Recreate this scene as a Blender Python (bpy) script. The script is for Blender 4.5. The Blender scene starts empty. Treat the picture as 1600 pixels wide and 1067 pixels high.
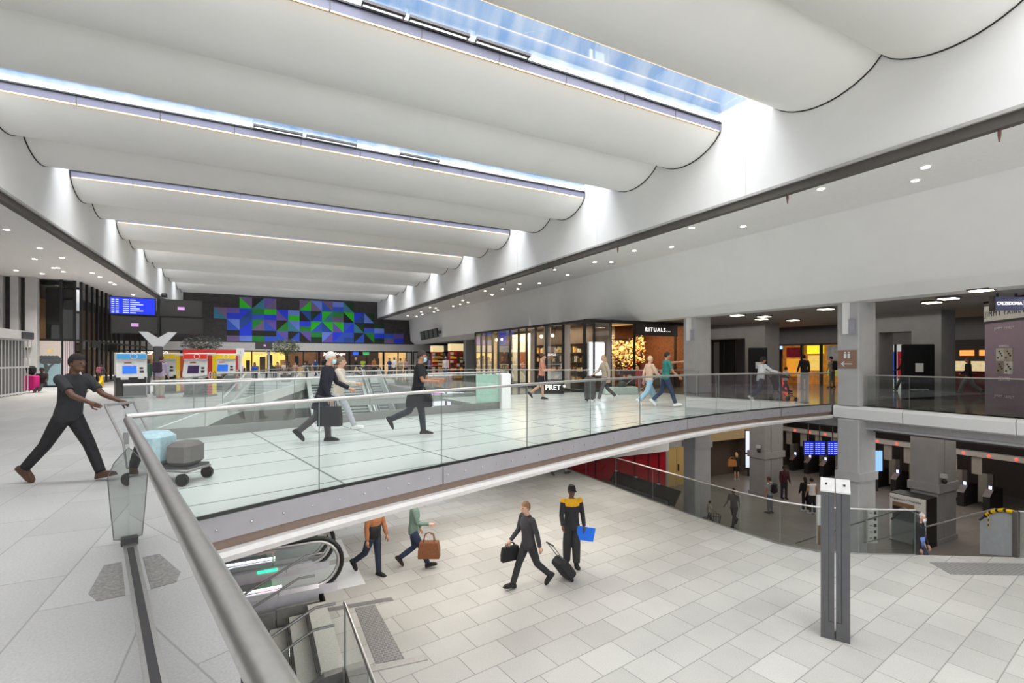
import bpy, bmesh, math, random
from mathutils import Vector, Matrix
random.seed(7)
sc = bpy.context.scene
COL = sc.collection
PI = math.pi
rad = math.radians

# ---------------------------------------------------------------- camera, sky, sun, exposure
FPX, V0, HC, YAW = 769.0, 560.0, 1.62, rad(27.6)
cd = bpy.data.cameras.new('camera'); cam = bpy.data.objects.new('camera', cd); COL.objects.link(cam)
cd.sensor_width = 36.0; cd.lens = FPX / 1600 * 36.0; cd.shift_y = (V0 - 533.5) / 1600; cd.clip_end = 400; cd.clip_start = 0.05
cam.location = (0, 0, HC); cam.rotation_euler = (PI / 2, 0, -YAW)
sc.camera = cam
sc.view_settings.view_transform = 'Standard'; sc.view_settings.look = 'None'
sc.view_settings.gamma = 1.0; sc.view_settings.exposure = 0.10
try: sc.view_settings.use_curve_mapping = False
except Exception: pass
sc.cycles.max_bounces = 9; sc.cycles.diffuse_bounces = 5; sc.cycles.glossy_bounces = 4
sc.cycles.transparent_max_bounces = 20; sc.cycles.caustics_reflective = False; sc.cycles.caustics_refractive = False
sc.cycles.sample_clamp_indirect = 6.0

w = bpy.data.worlds.new('sky'); sc.world = w; w.use_nodes = True
nt = w.node_tree; nt.nodes.clear()
wo = nt.nodes.new('ShaderNodeOutputWorld'); bg = nt.nodes.new('ShaderNodeBackground')
tc = nt.nodes.new('ShaderNodeTexCoord'); mp = nt.nodes.new('ShaderNodeMapping'); ns = nt.nodes.new('ShaderNodeTexNoise')
mp.inputs['Scale'].default_value = (16, 5, 2); ns.inputs['Scale'].default_value = 2.2; ns.inputs['Detail'].default_value = 5
cr = nt.nodes.new('ShaderNodeValToRGB')
cr.color_ramp.elements[0].position = .38; cr.color_ramp.elements[0].color = (.29, .50, .84, 1)
cr.color_ramp.elements[1].position = .82; cr.color_ramp.elements[1].color = (.85, .92, 1, 1)
nt.links.new(tc.outputs['Generated'], mp.inputs[0]); nt.links.new(mp.outputs[0], ns.inputs['Vector'])
nt.links.new(ns.outputs['Fac'], cr.inputs[0]); nt.links.new(cr.outputs[0], bg.inputs['Color'])
# extra sky brightness added behind the camera as fill through the open end
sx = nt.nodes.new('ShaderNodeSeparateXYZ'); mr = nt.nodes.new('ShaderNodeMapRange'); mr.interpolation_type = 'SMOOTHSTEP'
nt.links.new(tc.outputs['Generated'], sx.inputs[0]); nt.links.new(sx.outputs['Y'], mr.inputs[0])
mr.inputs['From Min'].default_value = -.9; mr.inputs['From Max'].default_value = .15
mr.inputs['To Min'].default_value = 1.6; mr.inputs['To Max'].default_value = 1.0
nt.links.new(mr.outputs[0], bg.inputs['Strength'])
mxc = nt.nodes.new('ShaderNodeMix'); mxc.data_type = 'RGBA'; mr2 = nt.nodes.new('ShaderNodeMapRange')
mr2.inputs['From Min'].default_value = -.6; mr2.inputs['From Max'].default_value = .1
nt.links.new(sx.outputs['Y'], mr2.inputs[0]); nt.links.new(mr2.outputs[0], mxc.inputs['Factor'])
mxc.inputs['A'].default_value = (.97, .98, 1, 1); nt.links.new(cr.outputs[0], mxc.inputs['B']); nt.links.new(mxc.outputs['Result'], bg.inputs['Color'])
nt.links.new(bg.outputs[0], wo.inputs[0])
# soft overcast daylight that falls through the roof lights
sd = bpy.data.lights.new('daylight', 'SUN'); sd.energy = 17.0; sd.angle = rad(105); sd.color = (1, .995, .985)
so = bpy.data.objects.new('daylight', sd); COL.objects.link(so); so.rotation_euler = (rad(12), rad(-4), 0)
def area(name, loc, sx, sy, power, color=(1, .97, .93), rot=(0, 0, 0)):
    l = bpy.data.lights.new(name, 'AREA'); l.shape = 'RECTANGLE'; l.size = sx; l.size_y = sy; l.energy = power; l.color = color
    o = bpy.data.objects.new(name, l); COL.objects.link(o); o.location = loc; o.rotation_euler = rot
    return o

# ---------------------------------------------------------------- helpers
S_, C_ = math.sin(YAW), math.cos(YAW)
def ray(u): return (u - 800) / FPX
def at(u, v, z):                      # pixel -> point on a level of the building
    d = (HC - z) * FPX / (v - V0); a = ray(u)
    return Vector((d * (a * C_ + S_), d * (C_ - a * S_), z))
def atd(u, d, z=0.0):                 # pixel column + depth -> point
    a = ray(u)
    return Vector((d * (a * C_ + S_), d * (C_ - a * S_), z))
def s2l(c):
    return tuple((x / 12.92 if x <= .04045 else ((x + .055) / 1.055) ** 2.4) for x in c)
def hx(h):
    h = h.lstrip('#'); return s2l(tuple(int(h[i:i + 2], 16) / 255 for i in (0, 2, 4)))

MATS = {}
def mat(name, col, rough=.5, metal=0.0, emit=0.0, ecol=None, var=.06, scale=8.0, bump=0.0, spec=.5):
    if name in MATS: return MATS[name]
    m = bpy.data.materials.new(name); m.use_nodes = True
    n = m.node_tree.nodes; l = m.node_tree.links
    p = n['Principled BSDF']
    c = hx(col) if isinstance(col, str) else col
    p.inputs['Roughness'].default_value = rough; p.inputs['Metallic'].default_value = metal
    p.inputs['Specular IOR Level'].default_value = spec
    t = n.new('ShaderNodeTexCoord'); nz = n.new('ShaderNodeTexNoise'); nz.inputs['Scale'].default_value = scale; nz.inputs['Detail'].default_value = 4
    l.new(t.outputs['Object'], nz.inputs['Vector'])
    r = n.new('ShaderNodeValToRGB')
    r.color_ramp.elements[0].position = .3; r.color_ramp.elements[1].position = .7
    r.color_ramp.elements[0].color = tuple(max(0, x * (1 - var)) for x in c) + (1,)
    r.color_ramp.elements[1].color = tuple(min(1, x * (1 + var)) for x in c) + (1,)
    l.new(nz.outputs['Fac'], r.inputs[0]); l.new(r.outputs[0], p.inputs['Base Color'])
    if bump:
        b = n.new('ShaderNodeBump'); b.inputs['Strength'].default_value = bump; b.inputs['Distance'].default_value = .01
        l.new(nz.outputs['Fac'], b.inputs['Height']); l.new(b.outputs[0], p.inputs['Normal'])
    if emit:
        p.inputs['Emission Color'].default_value = (ecol if ecol else c) + (1,) if not isinstance(ecol, str) else hx(ecol) + (1,)
        p.inputs['Emission Strength'].default_value = emit
    MATS[name] = m
    return m
def glass(name, tint=(.9, .97, .94), refl=1.0, dark=0.0):
    if name in MATS: return MATS[name]
    m = bpy.data.materials.new(name); m.use_nodes = True
    n = m.node_tree.nodes; l = m.node_tree.links; n.clear()
    o = n.new('ShaderNodeOutputMaterial'); tr = n.new('ShaderNodeBsdfTransparent'); gl = n.new('ShaderNodeBsdfGlossy')
    fr = n.new('ShaderNodeFresnel'); fr.inputs['IOR'].default_value = 1.5; mx = n.new('ShaderNodeMixShader')
    mu = n.new('ShaderNodeMath'); mu.operation = 'MULTIPLY'; mu.inputs[1].default_value = refl; mu.use_clamp = True
    tr.inputs[0].default_value = tint + (1,); gl.inputs['Roughness'].default_value = 0.0; gl.inputs[0].default_value = (1, 1, 1, 1)
    l.new(fr.outputs[0], mu.inputs[0]); l.new(mu.outputs[0], mx.inputs[0]); l.new(tr.outputs[0], mx.inputs[1]); l.new(gl.outputs[0], mx.inputs[2])
    l.new(mx.outputs[0], o.inputs[0])
    MATS[name] = m
    return m
def tiles(name, c1, c2, mortar, bw, bh, rot=0.0, ms=.008, rough=.45, speck=.25, off=.5, loc=(0, 0), spec=.4, wear=.06):
    m = bpy.data.materials.new(name); m.use_nodes = True
    n = m.node_tree.nodes; l = m.node_tree.links; p = n['Principled BSDF']
    t = n.new('ShaderNodeTexCoord'); mpp = n.new('ShaderNodeMapping'); mpp.inputs['Rotation'].default_value = (0, 0, rot)
    mpp.inputs['Location'].default_value = (loc[0], loc[1], 0)
    b = n.new('ShaderNodeTexBrick'); b.offset = off; b.inputs['Scale'].default_value = 1
    b.inputs['Brick Width'].default_value = bw; b.inputs['Row Height'].default_value = bh; b.inputs['Mortar Size'].default_value = ms
    b.inputs['Mortar Smooth'].default_value = .1; b.inputs['Bias'].default_value = 0
    b.inputs['Color1'].default_value = hx(c1) + (1,); b.inputs['Color2'].default_value = hx(c2) + (1,); b.inputs['Mortar'].default_value = hx(mortar) + (1,)
    l.new(t.outputs['Object'], mpp.inputs[0]); l.new(mpp.outputs[0], b.inputs['Vector'])
    nz = n.new('ShaderNodeTexNoise'); nz.inputs['Scale'].default_value = 60; nz.inputs['Detail'].default_value = 5; nz.inputs['Roughness'].default_value = .8
    l.new(mpp.outputs[0], nz.inputs['Vector'])
    nb = n.new('ShaderNodeTexNoise'); nb.inputs['Scale'].default_value = .7; nb.inputs['Detail'].default_value = 4
    l.new(mpp.outputs[0], nb.inputs['Vector'])
    r = n.new('ShaderNodeMapRange'); r.inputs['From Min'].default_value = .3; r.inputs['From Max'].default_value = .7
    r.inputs['To Min'].default_value = 1 - speck; r.inputs['To Max'].default_value = 1 + speck * .35
    l.new(nz.outputs['Fac'], r.inputs[0])
    r2 = n.new('ShaderNodeMapRange'); r2.inputs['From Min'].default_value = .3; r2.inputs['From Max'].default_value = .7
    r2.inputs['To Min'].default_value = 1 - wear; r2.inputs['To Max'].default_value = 1 + wear * .5
    l.new(nb.outputs['Fac'], r2.inputs[0])
    mm = n.new('ShaderNodeMath'); mm.operation = 'MULTIPLY'; l.new(r.outputs[0], mm.inputs[0]); l.new(r2.outputs[0], mm.inputs[1])
    vm = n.new('ShaderNodeVectorMath'); vm.operation = 'SCALE'; l.new(b.outputs['Color'], vm.inputs[0]); l.new(mm.outputs[0], vm.inputs['Scale'])
    l.new(vm.outputs[0], p.inputs['Base Color']); p.inputs['Roughness'].default_value = rough; p.inputs['Specular IOR Level'].default_value = spec
    MATS[name] = m
    return m

class MB:
    def __init__(s): s.v = []; s.f = []; s.mi = []; s.mats = []
    def _m(s, m):
        if m is None: return 0
        if m not in s.mats: s.mats.append(m)
        return s.mats.index(m)
    def add(s, vs, fs, m=None):
        o = len(s.v); k = s._m(m)
        s.v += [tuple(x) for x in vs]
        for f in fs: s.f.append(tuple(i + o for i in f)); s.mi.append(k)
        return s
    def box(s, x0, x1, y0, y1, z0, z1, m=None, M=None):
        vs = [Vector((x, y, z)) for z in (z0, z1) for y in (y0, y1) for x in (x0, x1)]
        if M is not None: vs = [M @ v for v in vs]
        return s.add(vs, [(0, 2, 3, 1), (4, 5, 7, 6), (0, 1, 5, 4), (2, 6, 7, 3), (0, 4, 6, 2), (1, 3, 7, 5)], m)
    def cbox(s, x0, x1, y0, y1, z0, z1, b, m=None, M=None):   # box with chamfered vertical edges and softened top
        pts = [(x0 + b, y0), (x1 - b, y0), (x1, y0 + b), (x1, y1 - b), (x1 - b, y1), (x0 + b, y1), (x0, y1 - b), (x0, y0 + b)]
        cx, cy = (x0 + x1) / 2, (y0 + y1) / 2
        sh = lambda k: [(cx + (x - cx) * (1 - 2 * k / max(x1 - x0, 1e-6)), cy + (y - cy) * (1 - 2 * k / max(y1 - y0, 1e-6))) for x, y in pts]
        b2 = min(b, (z1 - z0) / 2.2)
        rings = [(sh(b2), z0), (pts, z0 + b2), (pts, z1 - b2), (sh(b2), z1)]
        vs = [Vector((x, y, z)) for r, z in rings for x, y in r]
        if M is not None: vs = [M @ v for v in vs]
        fs = [tuple(range(7, -1, -1)), tuple(range(24, 32))]
        for r in range(3):
            for i in range(8): j = (i + 1) % 8; fs.append((r * 8 + i, r * 8 + j, (r + 1) * 8 + j, (r + 1) * 8 + i))
        return s.add(vs, fs, m)
    def prism(s, poly, z0, z1, m=None, M=None):
        n = len(poly)
        ar = sum(poly[i][0] * poly[(i + 1) % n][1] - poly[(i + 1) % n][0] * poly[i][1] for i in range(n))
        if ar < 0: poly = list(reversed(poly))
        vs = [Vector((p[0], p[1], z0)) for p in poly] + [Vector((p[0], p[1], z1)) for p in poly]
        if M is not None: vs = [M @ v for v in vs]
        fs = [tuple(range(n - 1, -1, -1)), tuple(range(n, 2 * n))] + [(i, (i + 1) % n, n + (i + 1) % n, n + i) for i in range(n)]
        return s.add(vs, fs, m)
    def tube(s, pts, r, n=8, m=None, caps=True, sq=None):
        pts = [Vector(p) for p in pts]; N = len(pts)
        rs = list(r) if isinstance(r, (list, tuple)) else [r] * N
        vs = []; up0 = None
        for i, p in enumerate(pts):
            t = (pts[min(i + 1, N - 1)] - pts[max(i - 1, 0)])
            if t.length < 1e-9: t = Vector((0, 0, 1))
            t.normalize()
            if up0 is None:
                up0 = Vector((0, 0, 1)) if abs(t.z) < .9 else Vector((1, 0, 0))
            a = t.cross(up0)
            if a.length < 1e-6: a = t.orthogonal()
            a.normalize(); b = a.cross(t).normalized(); up0 = b
            for k in range(n):
                q = 2 * PI * k / n
                vs.append(p + (a * math.cos(q) + b * math.sin(q)) * rs[i])
        fs = []
        for i in range(N - 1):
            for k in range(n):
                k2 = (k + 1) % n; fs.append((i * n + k, i * n + k2, (i + 1) * n + k2, (i + 1) * n + k))
        if caps: fs += [tuple(range(n - 1, -1, -1)), tuple(range((N - 1) * n, N * n))]
        return s.add(vs, fs, m)
    def ell(s, c, r, m=None, nu=12, nv=8, M=None):
        c = Vector(c); vs = []
        for j in range(nv + 1):
            th = PI * j / nv
            for i in range(nu):
                ph = 2 * PI * i / nu
                q = Vector((math.sin(th) * math.cos(ph) * r[0], math.sin(th) * math.sin(ph) * r[1], math.cos(th) * r[2]))
                if M is not None: q = M @ q
                vs.append(c + q)
        fs = []
        for j in range(nv):
            for i in range(nu):
                i2 = (i + 1) % nu; fs.append((j * nu + i, (j + 1) * nu + i, (j + 1) * nu + i2, j * nu + i2))
        return s.add(vs, fs, m)
    def rings(s, rr, m=None, n=14):     # rr: list of (center, axis a vector, axis b vector)
        vs = []
        for c, a, b in rr:
            for k in range(n):
                q = 2 * PI * k / n; vs.append(Vector(c) + Vector(a) * math.cos(q) + Vector(b) * math.sin(q))
        N = len(rr); fs = []
        for i in range(N - 1):
            for k in range(n):
                k2 = (k + 1) % n; fs.append((i * n + k, i * n + k2, (i + 1) * n + k2, (i + 1) * n + k))
        fs += [tuple(range(n - 1, -1, -1)), tuple(range((N - 1) * n, N * n))]
        return s.add(vs, fs, m)
    def loft(s, secs, m=None, closed=True, caps=True):   # sections: lists of points of equal length
        n = len(secs[0]); vs = [p for q in secs for p in q]; fs = []
        for i in range(len(secs) - 1):
            for k in range(n if closed else n - 1):
                k2 = (k + 1) % n; fs.append((i * n + k, i * n + k2, (i + 1) * n + k2, (i + 1) * n + k))
        if caps and closed: fs += [tuple(range(n - 1, -1, -1)), tuple(range((len(secs) - 1) * n, len(secs) * n))]
        return s.add(vs, fs, m)
    def mesh(s, name, smooth=False, off=None):
        me = bpy.data.meshes.new(name)
        v = s.v if off is None else [(a - off[0], b - off[1], c - off[2]) for a, b, c in s.v]
        me.from_pydata(v, [], s.f)
        for m in s.mats: me.materials.append(m)
        me.polygons.foreach_set('material_index', s.mi)
        if smooth: me.polygons.foreach_set('use_smooth', [True] * len(me.polygons))
        me.update()
        bm = bmesh.new(); bm.from_mesh(me); bmesh.ops.recalc_face_normals(bm, faces=bm.faces); bm.to_mesh(me); bm.free()
        return me
    def build(s, name, m=None, parent=None, smooth=False, world=False, auto=False):
        if m is not None: s.mats = [m]; s.mi = [0] * len(s.f)
        off = tuple(parent.location) if (world and parent is not None) else None
        me = s.mesh(name, smooth, off)
        if auto:
            try: me.set_sharp_from_angle(angle=rad(35))
            except Exception: pass
        o = bpy.data.objects.new(name, me); COL.objects.link(o)
        if parent is not None: o.parent = parent
        return o

def tag(o, label=None, cat=None, group=None, kind=None):
    if label: o['label'] = label
    if cat: o['category'] = cat
    if group: o['group'] = group
    if kind: o['kind'] = kind
    return o
def thing(name, label, cat, loc=(0, 0, 0), rz=0.0, group=None):
    o = bpy.data.objects.new(name, None); COL.objects.link(o); o.location = loc; o.rotation_euler = (0, 0, rz); o.empty_display_size = .1
    return tag(o, label, cat, group)
def struct(name, mb, m=None, smooth=False, auto=False):
    return tag(mb.build(name, m, smooth=smooth, auto=auto), kind='structure')
def text(name, s, size, m, parent, loc, rot, extrude=.01, align='CENTER', spacing=1.0):
    c = bpy.data.curves.new(name, 'FONT'); c.body = s; c.size = size; c.extrude = extrude; c.align_x = align; c.align_y = 'CENTER'; c.space_character = spacing
    t = bpy.data.objects.new(name, c); COL.objects.link(t)
    bpy.context.view_layer.update()
    me = bpy.data.meshes.new_from_object(t); bpy.data.objects.remove(t); bpy.data.curves.remove(c)
    me.name = name; me.materials.clear(); me.materials.append(m)
    o = bpy.data.objects.new(name, me); COL.objects.link(o); o.parent = parent; o.location = loc; o.rotation_euler = rot
    return o
def Mz(x, y, z, rz=0): return Matrix.Translation((x, y, z)) @ Matrix.Rotation(rz, 4, 'Z')
def lerp(a, b, t): return a + (b - a) * t

# ---------------------------------------------------------------- materials
white = mat('white_plaster', '#f0efed', .75, var=.015, scale=1.2)
white2 = mat('white_membrane', '#efeeea', .8, var=.015, scale=.8)
offw = mat('white_metal_panel', '#e6e6e8', .4, var=.02)
greyp = mat('grey_concrete', '#a2a1a1', .7, var=.06, scale=3)
greyd = mat('dark_grey_panel', '#6a6969', .7, var=.06, scale=2)
ceild = mat('grey_ceiling_boards', '#9b9896', .7, var=.08, scale=2)
black = mat('black_metal', '#1b1a1a', .45, var=.1)
darkm = mat('anthracite_metal', '#4c4a4c', .4, .3, var=.06)
charcoal = mat('charcoal_wall', '#4a4646', .8, var=.2, scale=3)
steel = mat('brushed_steel', '#c9c6c2', .32, .9, var=.05, scale=30)
steeld = mat('dull_steel', '#9c9a97', .45, .7, var=.06, scale=20)
lav = mat('lavender_grey_metal', '#6a6b7e', .45, .1, var=.03)
fasc = mat('bridge_fascia_metal', '#a29fa2', .5, .2, var=.04, scale=3)
brownr = mat('brown_metal', '#8a776b', .5, .3, var=.05)
gclear = glass('clear_glass', (.945, .978, .963), .5)
gmirror = glass('laminated_glass', (.93, .975, .95), 1.9)
gnear = glass('near_glass', (.95, .98, .965), 1.3)
gsky = glass('roof_glass', (.97, .985, 1), .22)
gdark = glass('tinted_glass', (.64, .68, .65), .7)
gshop = glass('shop_glass', (.92, .93, .92), .55)
gedge = mat('glass_edge', '#7d8782', .2, var=.05)
led = mat('white_led', '#fffdf5', .5, emit=14, ecol='#fff6e6')
ledw = mat('warm_led', '#ffd9a0', .5, emit=1.5, ecol='#ffcf8a')
screenblue = mat('blue_screen', '#1230e0', .3, emit=.5, ecol='#1030f0', var=.02)
screenoff = mat('black_screen', '#3a3836', .25, var=.05)
rubber = mat('black_rubber', '#141414', .5, var=.1)
granite_u = tiles('granite_upper', '#c1bfbc', '#b5b3b0', '#9c9996', 1.2, .62, rot=PI / 2, ms=.006, rough=.42, speck=.22, wear=.09)
granite_m = tiles('granite_mid', '#c3c0ba', '#b4b1ab', '#8f8c87', .75, .56, rot=rad(-8), ms=.008, rough=.5, speck=.22, wear=.1)
granite_g = tiles('granite_gate', '#88827c', '#7d7771', '#6a655f', 1.2, .8, ms=.006, rough=.35, speck=.2)
granite_s = tiles('granite_shops', '#8f8c89', '#86837f', '#6a6764', 1.2, .8, ms=.006, rough=.12, speck=.15, spec=.6)
deckm = tiles('glass_deck', '#d6dad5', '#ced3cd', '#868f89', 1.83, .92, rot=rad(-11), ms=.018, rough=.22, speck=.03, off=0, wear=.03, loc=(.15, .3), spec=.5)

# ---------------------------------------------------------------- the setting
XL, XR, ZS, ZT, ZG = -6.15, 12.45, 6.1, 8.42, 8.76      # fascia planes, soffit, lobe springing, roof glass
YB = 57.0
ZM, ZL = -3.0, -5.8                                       # mezzanine and gate level
Y0, PER, BEAM = 10.26, 6.9, 5.14
NEAR = [(-1.07, 5.46), (-.56, 5.80), (.69, 6.30), (2.42, 6.84), (4.15, 7.37), (5.88, 7.90), (7.64, 8.43), (9.61, 8.95), (11.14, 9.30), (13.03, 9.64), (14.69, 9.86), (16.86, 10.13), (18.1, 10.2)]
def camber(x): return .10 * math.sin(PI * min(max((x + .6) / 18.0, 0), 1))
def near_y(x):
    for (a, b), (c, d) in zip(NEAR, NEAR[1:]):
        if a <= x <= c: return lerp(b, d, (x - a) / (c - a))
    return NEAR[-1][1] if x > 0 else NEAR[0][1]
FAR = [(-2.17, 11.60), (-1.5, 11.75), (.81, 12.33), (3.18, 12.90), (5.2, 13.25), (6.9, 13.5)]

m = MB()
m.prism([(-24, -12), (2.9, -12), (.22, 0), (-.98, 5.36), (-.6, 5.84), (-1.45, 11.75), (-2.1, 11.7), (-2.0, 13.7), (-1.0, 20), (3.1, 36.5), (9.2, 36.5), (9.2, 62), (-24, 62)], -.45, 0)
struct('floor', m, granite_u)
m = MB(); m.prism([(9.2, 19.2), (16.9, 19.2), (16.9, 10.3), (18.25, 10.3), (18.25, -8), (42, -8), (42, 62), (9.2, 62)], -.45, 0)
struct('floor_shops', m, granite_s)
m = MB(); m.prism([(1.2, -8), (18, -8), (18, 3.4), (15.82, 4.62), (13.83, 5.83), (12.6, 6.55), (11.9, 7.05), (11.53, 7.8), (11.44, 9), (11.4, 11.1), (11.5, 14.8), (11.6, 17.5), (11.6, 42), (-2.4, 42), (-2.4, 14.4), (1.2, 14.4)], ZM - .4, ZM)
struct('floor_mezzanine', m, granite_m)
m = MB(); m.box(-14, 44, -10, 44, ZL - .2, ZL); struct('floor_gates', m, granite_g)

# roof: cushioned double-lobed beams and the roof lights between them
def lobe_profile(y0, z0, sag, top, grow=0.0):
    w_ = BEAM / 2; pts = [(y0 - grow, top), (y0 - grow, z0)]
    for j in range(2):
        for i in range(1 if j else 0, 15):
            t = i / 14.0
            pts.append((y0 + j * w_ + t * w_, z0 - grow - sag * (1 - (2 * t - 1) ** 2) ** .8))
    pts += [(y0 + BEAM + grow, z0), (y0 + BEAM + grow, top)]
    return pts
for k in range(-3, 7):
    y0 = Y0 + PER * k
    be = min(BEAM, YB - y0)
    m = MB()
    P = lobe_profile(y0, ZT, .52, ZG + .05)
    m.loft([[(x, a, b) for a, b in P] for x in (XL + .03, XR - .03)], white2)
    o = struct('ceiling_beam', m, auto=True, smooth=True)
    m = MB()
    P = lobe_profile(y0, ZT, .52, ZG + .02, .022)
    for xa, xb in ((XL + .001, XL + .028), (XR - .028, XR - .001)):
        m.loft([[(x, a, b) for a, b in P] for x in (xa, xb)], black)
    o2 = m.build('shadow_gap'); o2.parent = o
n = 0
for k in range(-3, 7):
    y1 = Y0 + PER * k; ya = y1 - (PER - BEAM)                # slot between ya and y1
    n += 1
    m = MB(); m.box(XL - .3, XR + .3, ya - .05, y1 + .3, ZG + .06, ZG + .08)
    wn = struct('window_%d' % n, m, gsky)
    m = MB(); m.box(XL + .05, XR - .05, y1 - .06, y1 - .004, ZT + .02, ZT + .24)
    for i in range(1, 10): m.box(XL + .05 + i * 1.85, XL + .07 + i * 1.85, y1 - .066, y1 - .06, ZT + .02, ZT + .24, darkm)
    o = m.build('gutter'); o.data.materials.clear(); o.data.materials.append(lav); o.data.materials.append(darkm); o.parent = wn
    o.data.polygons.foreach_set('material_index', [0] * 6 + [1] * (len(o.data.polygons) - 6))
    m = MB(); m.box(XL + .05, XR - .05, y1 - .10, y1 - .004, ZT + .24, ZT + .28); o = m.build('rail', black); o.parent = wn
    m = MB(); m.box(XL - .1, XR + .1, y1 - .05, y1 - .002, ZT + .28, ZG + .05); m.box(XL - .1, XR + .1, ya + .002, ya + .04, ZT + .05, ZG + .05)
    m.box(XL - .12, XL - .02, ya, y1, ZT, ZG + .05); m.box(XR + .02, XR + .12, ya, y1, ZT, ZG + .05)
    o = m.build('reveal', white); o.parent = wn
    m = MB()
    for i in range(10):
        xa = XL + .1 + i * 1.84
        m.box(xa, xa + 1.81, y1 - .085, y1 - .07, ZT - .012, ZT + .012)
        if k == 0: m.box(xa, xa + 1.81, ya + .004, ya + .03, ZT - .02, ZT + .015)
    o = m.build('led_strip', ledw); o.parent = wn
    if k in (0, 1):
        for u0, u1, v0, v1 in (((566, 635, 2, 20), (642, 737, 22, 52), (745, 829, 60, 87)) if k == 0 else ((396, 474, 189, 205), (480, 560, 205, 222), (628, 690, 236, 248))):
            p, q = at(u0, v0, ZG), at(u1, v1, ZG)
            m = MB(); m.box(p.x, q.x, y1 - .20, y1 - .12, ZG - .03, ZG + .03); m.box(p.x, p.x + .03, y1 - .14, y1 - .03, ZG - .02, ZG + .02); m.box(q.x - .03, q.x, y1 - .14, y1 - .03, ZG - .02, ZG + .02)
            o = m.build('vent_opener', darkm); o.parent = wn
# fascias with panel joints, lip and dark shadow gap under them
def fascia(name, x, sgn):
    m = MB()
    ys = [-14] + [9.38 + PER * k for k in range(-3, 7)] + [YB]
    for a, b in zip(ys, ys[1:]):
        m.box(min(x, x + sgn * .12), max(x, x + sgn * .12), a + .008, b - .008, ZS + .12, ZT + .03)
    struct(name, m, white)
    m = MB(); m.box(min(x + sgn * .03, x + sgn * .2), max(x + sgn * .03, x + sgn * .2), -14, YB, ZS, ZT + .6, greyp); struct(name + '_core', m, white)
fascia('wall_right', XR, 1); fascia('wall_left', XL, -1)
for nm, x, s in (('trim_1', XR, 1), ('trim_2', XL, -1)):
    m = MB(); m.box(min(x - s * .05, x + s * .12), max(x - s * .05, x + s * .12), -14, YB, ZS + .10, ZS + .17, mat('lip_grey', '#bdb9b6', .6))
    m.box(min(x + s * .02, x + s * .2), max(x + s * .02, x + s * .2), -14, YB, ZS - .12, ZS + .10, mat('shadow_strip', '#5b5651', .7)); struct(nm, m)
# soffits and the sloping bulkhead on the right
m = MB(); m.box(XR + .1, 16.4, -14, YB, ZS, ZS + .25); struct('ceiling_right', m, mat('soffit_grey', '#f6f4f2', .8, var=.015))
m = MB(); m.box(-26, XL - .1, -14, YB, ZS, ZS + .25); struct('ceiling_left', m, mat('soffit_grey', '#f6f4f2', .8, var=.015))
def bulk(y, xt, xb, zb):
    pts = [(xt, ZS + .02)]
    for i in range(7):
        t = i / 6; q = t * PI / 2
        pts.append((xb - .35 + .55 * math.sin(q) * .9 - .1, zb + .28 - .28 * math.sin(q) + (1 - math.sin(q)) * .12))
    pts += [(xb + .9, zb), (xb + .9, ZS + .02)]
    return [(a, y, b) for a, b in pts]
m = MB()
m.loft([bulk(-14, 15.85, 17.55, 3.52), bulk(19.7, 15.9, 17.55, 3.52), bulk(20.6, 15.92, 17.0, 3.42), bulk(21.6, 15.95, 16.35, 3.36), bulk(YB, 16.1, 16.75, 3.25)], white)
struct('wall_bulkhead', m, smooth=True, auto=True)
# low ceiling over the shops
m = MB(); m.box(17.6, 42, -4, 62, 3.56, 3.7); struct('ceiling_shops', m, ceild)
m = MB(); m.box(18.9, 42, -4, 44, -.9, -.46); struct('ceiling_gates', m, greyd)
# far end: mural wall, white band
m = MB(); m.box(-14, 16.9, YB, YB + .25, 3.25, ZG + .1); struct('wall_back', m, charcoal)
m = MB(); m.box(-14, 30, YB - .04, YB + .3, 2.44, 3.25); struct('wall_back_band', m, mat('band_white', '#dedbd8', .7))
m = MB(); m.box(-26, 42, 61.5, 61.8, -.1, 4); struct('wall_back_shops', m, mat('shop_wall_dark', '#3a332e', .8))
# outer walls; the unseen near one added to keep light from the low zones
m = MB(); m.box(42, 42.3, -4, 62, ZL, 3.7); m.box(19, 42, -4.3, -4, ZL, 3.7); struct('wall_east', m, greyd)
m = MB(); m.box(-24, -23.7, -12, 62, 0, ZS + .2); struct('wall_west', m, greyd)
m = MB(); m.box(-12.9, -10.75, 36.62, 36.8, 0, ZS); m.box(-23.7, -12.9, 36.62, 36.8, 0, ZS); struct('wall_left_return', m, charcoal)
# walls below the upper floor that bound the stair well
m = MB(); m.prism([(-9, 5.0), (-8.8, 5.0), (-8.8, 15), (-9, 15)], ZL, -.45); m.box(-9, 1.1, 14.2, 14.4, ZL, -.45); m.box(-9, 1.18, 5.2, 5.4, ZL, -3.2)
struct('wall_stairwell', m, greyp)
m = MB(); m.prism([(-2.15, 14.3), (-1.9, 14.3), (-.95, 20), (3.15, 36.5), (3.15, 42), (2.9, 42), (2.9, 36.6), (-1.2, 20)], ZM, -.45); m.box(-2.1, 1.2, 14.3, 14.4, ZM, -.45); m.box(1.2, 9.2, 41.6, 41.9, ZM, -.45); m.box(9.2, 9.3, 19.5, 36.5, ZM, -.45); struct('wall_void', m, mat('void_panel', '#6d6660', .6))
m = MB(); m.prism([(-2.0, 13.7), (-1.94, 13.7), (-.94, 20), (3.16, 36.5), (3.1, 36.5), (-1.0, 20)], -.46, .03); m.box(3.1, 9.2, 36.44, 36.5, -.46, .03); struct('trim_9', m, white)
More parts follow.
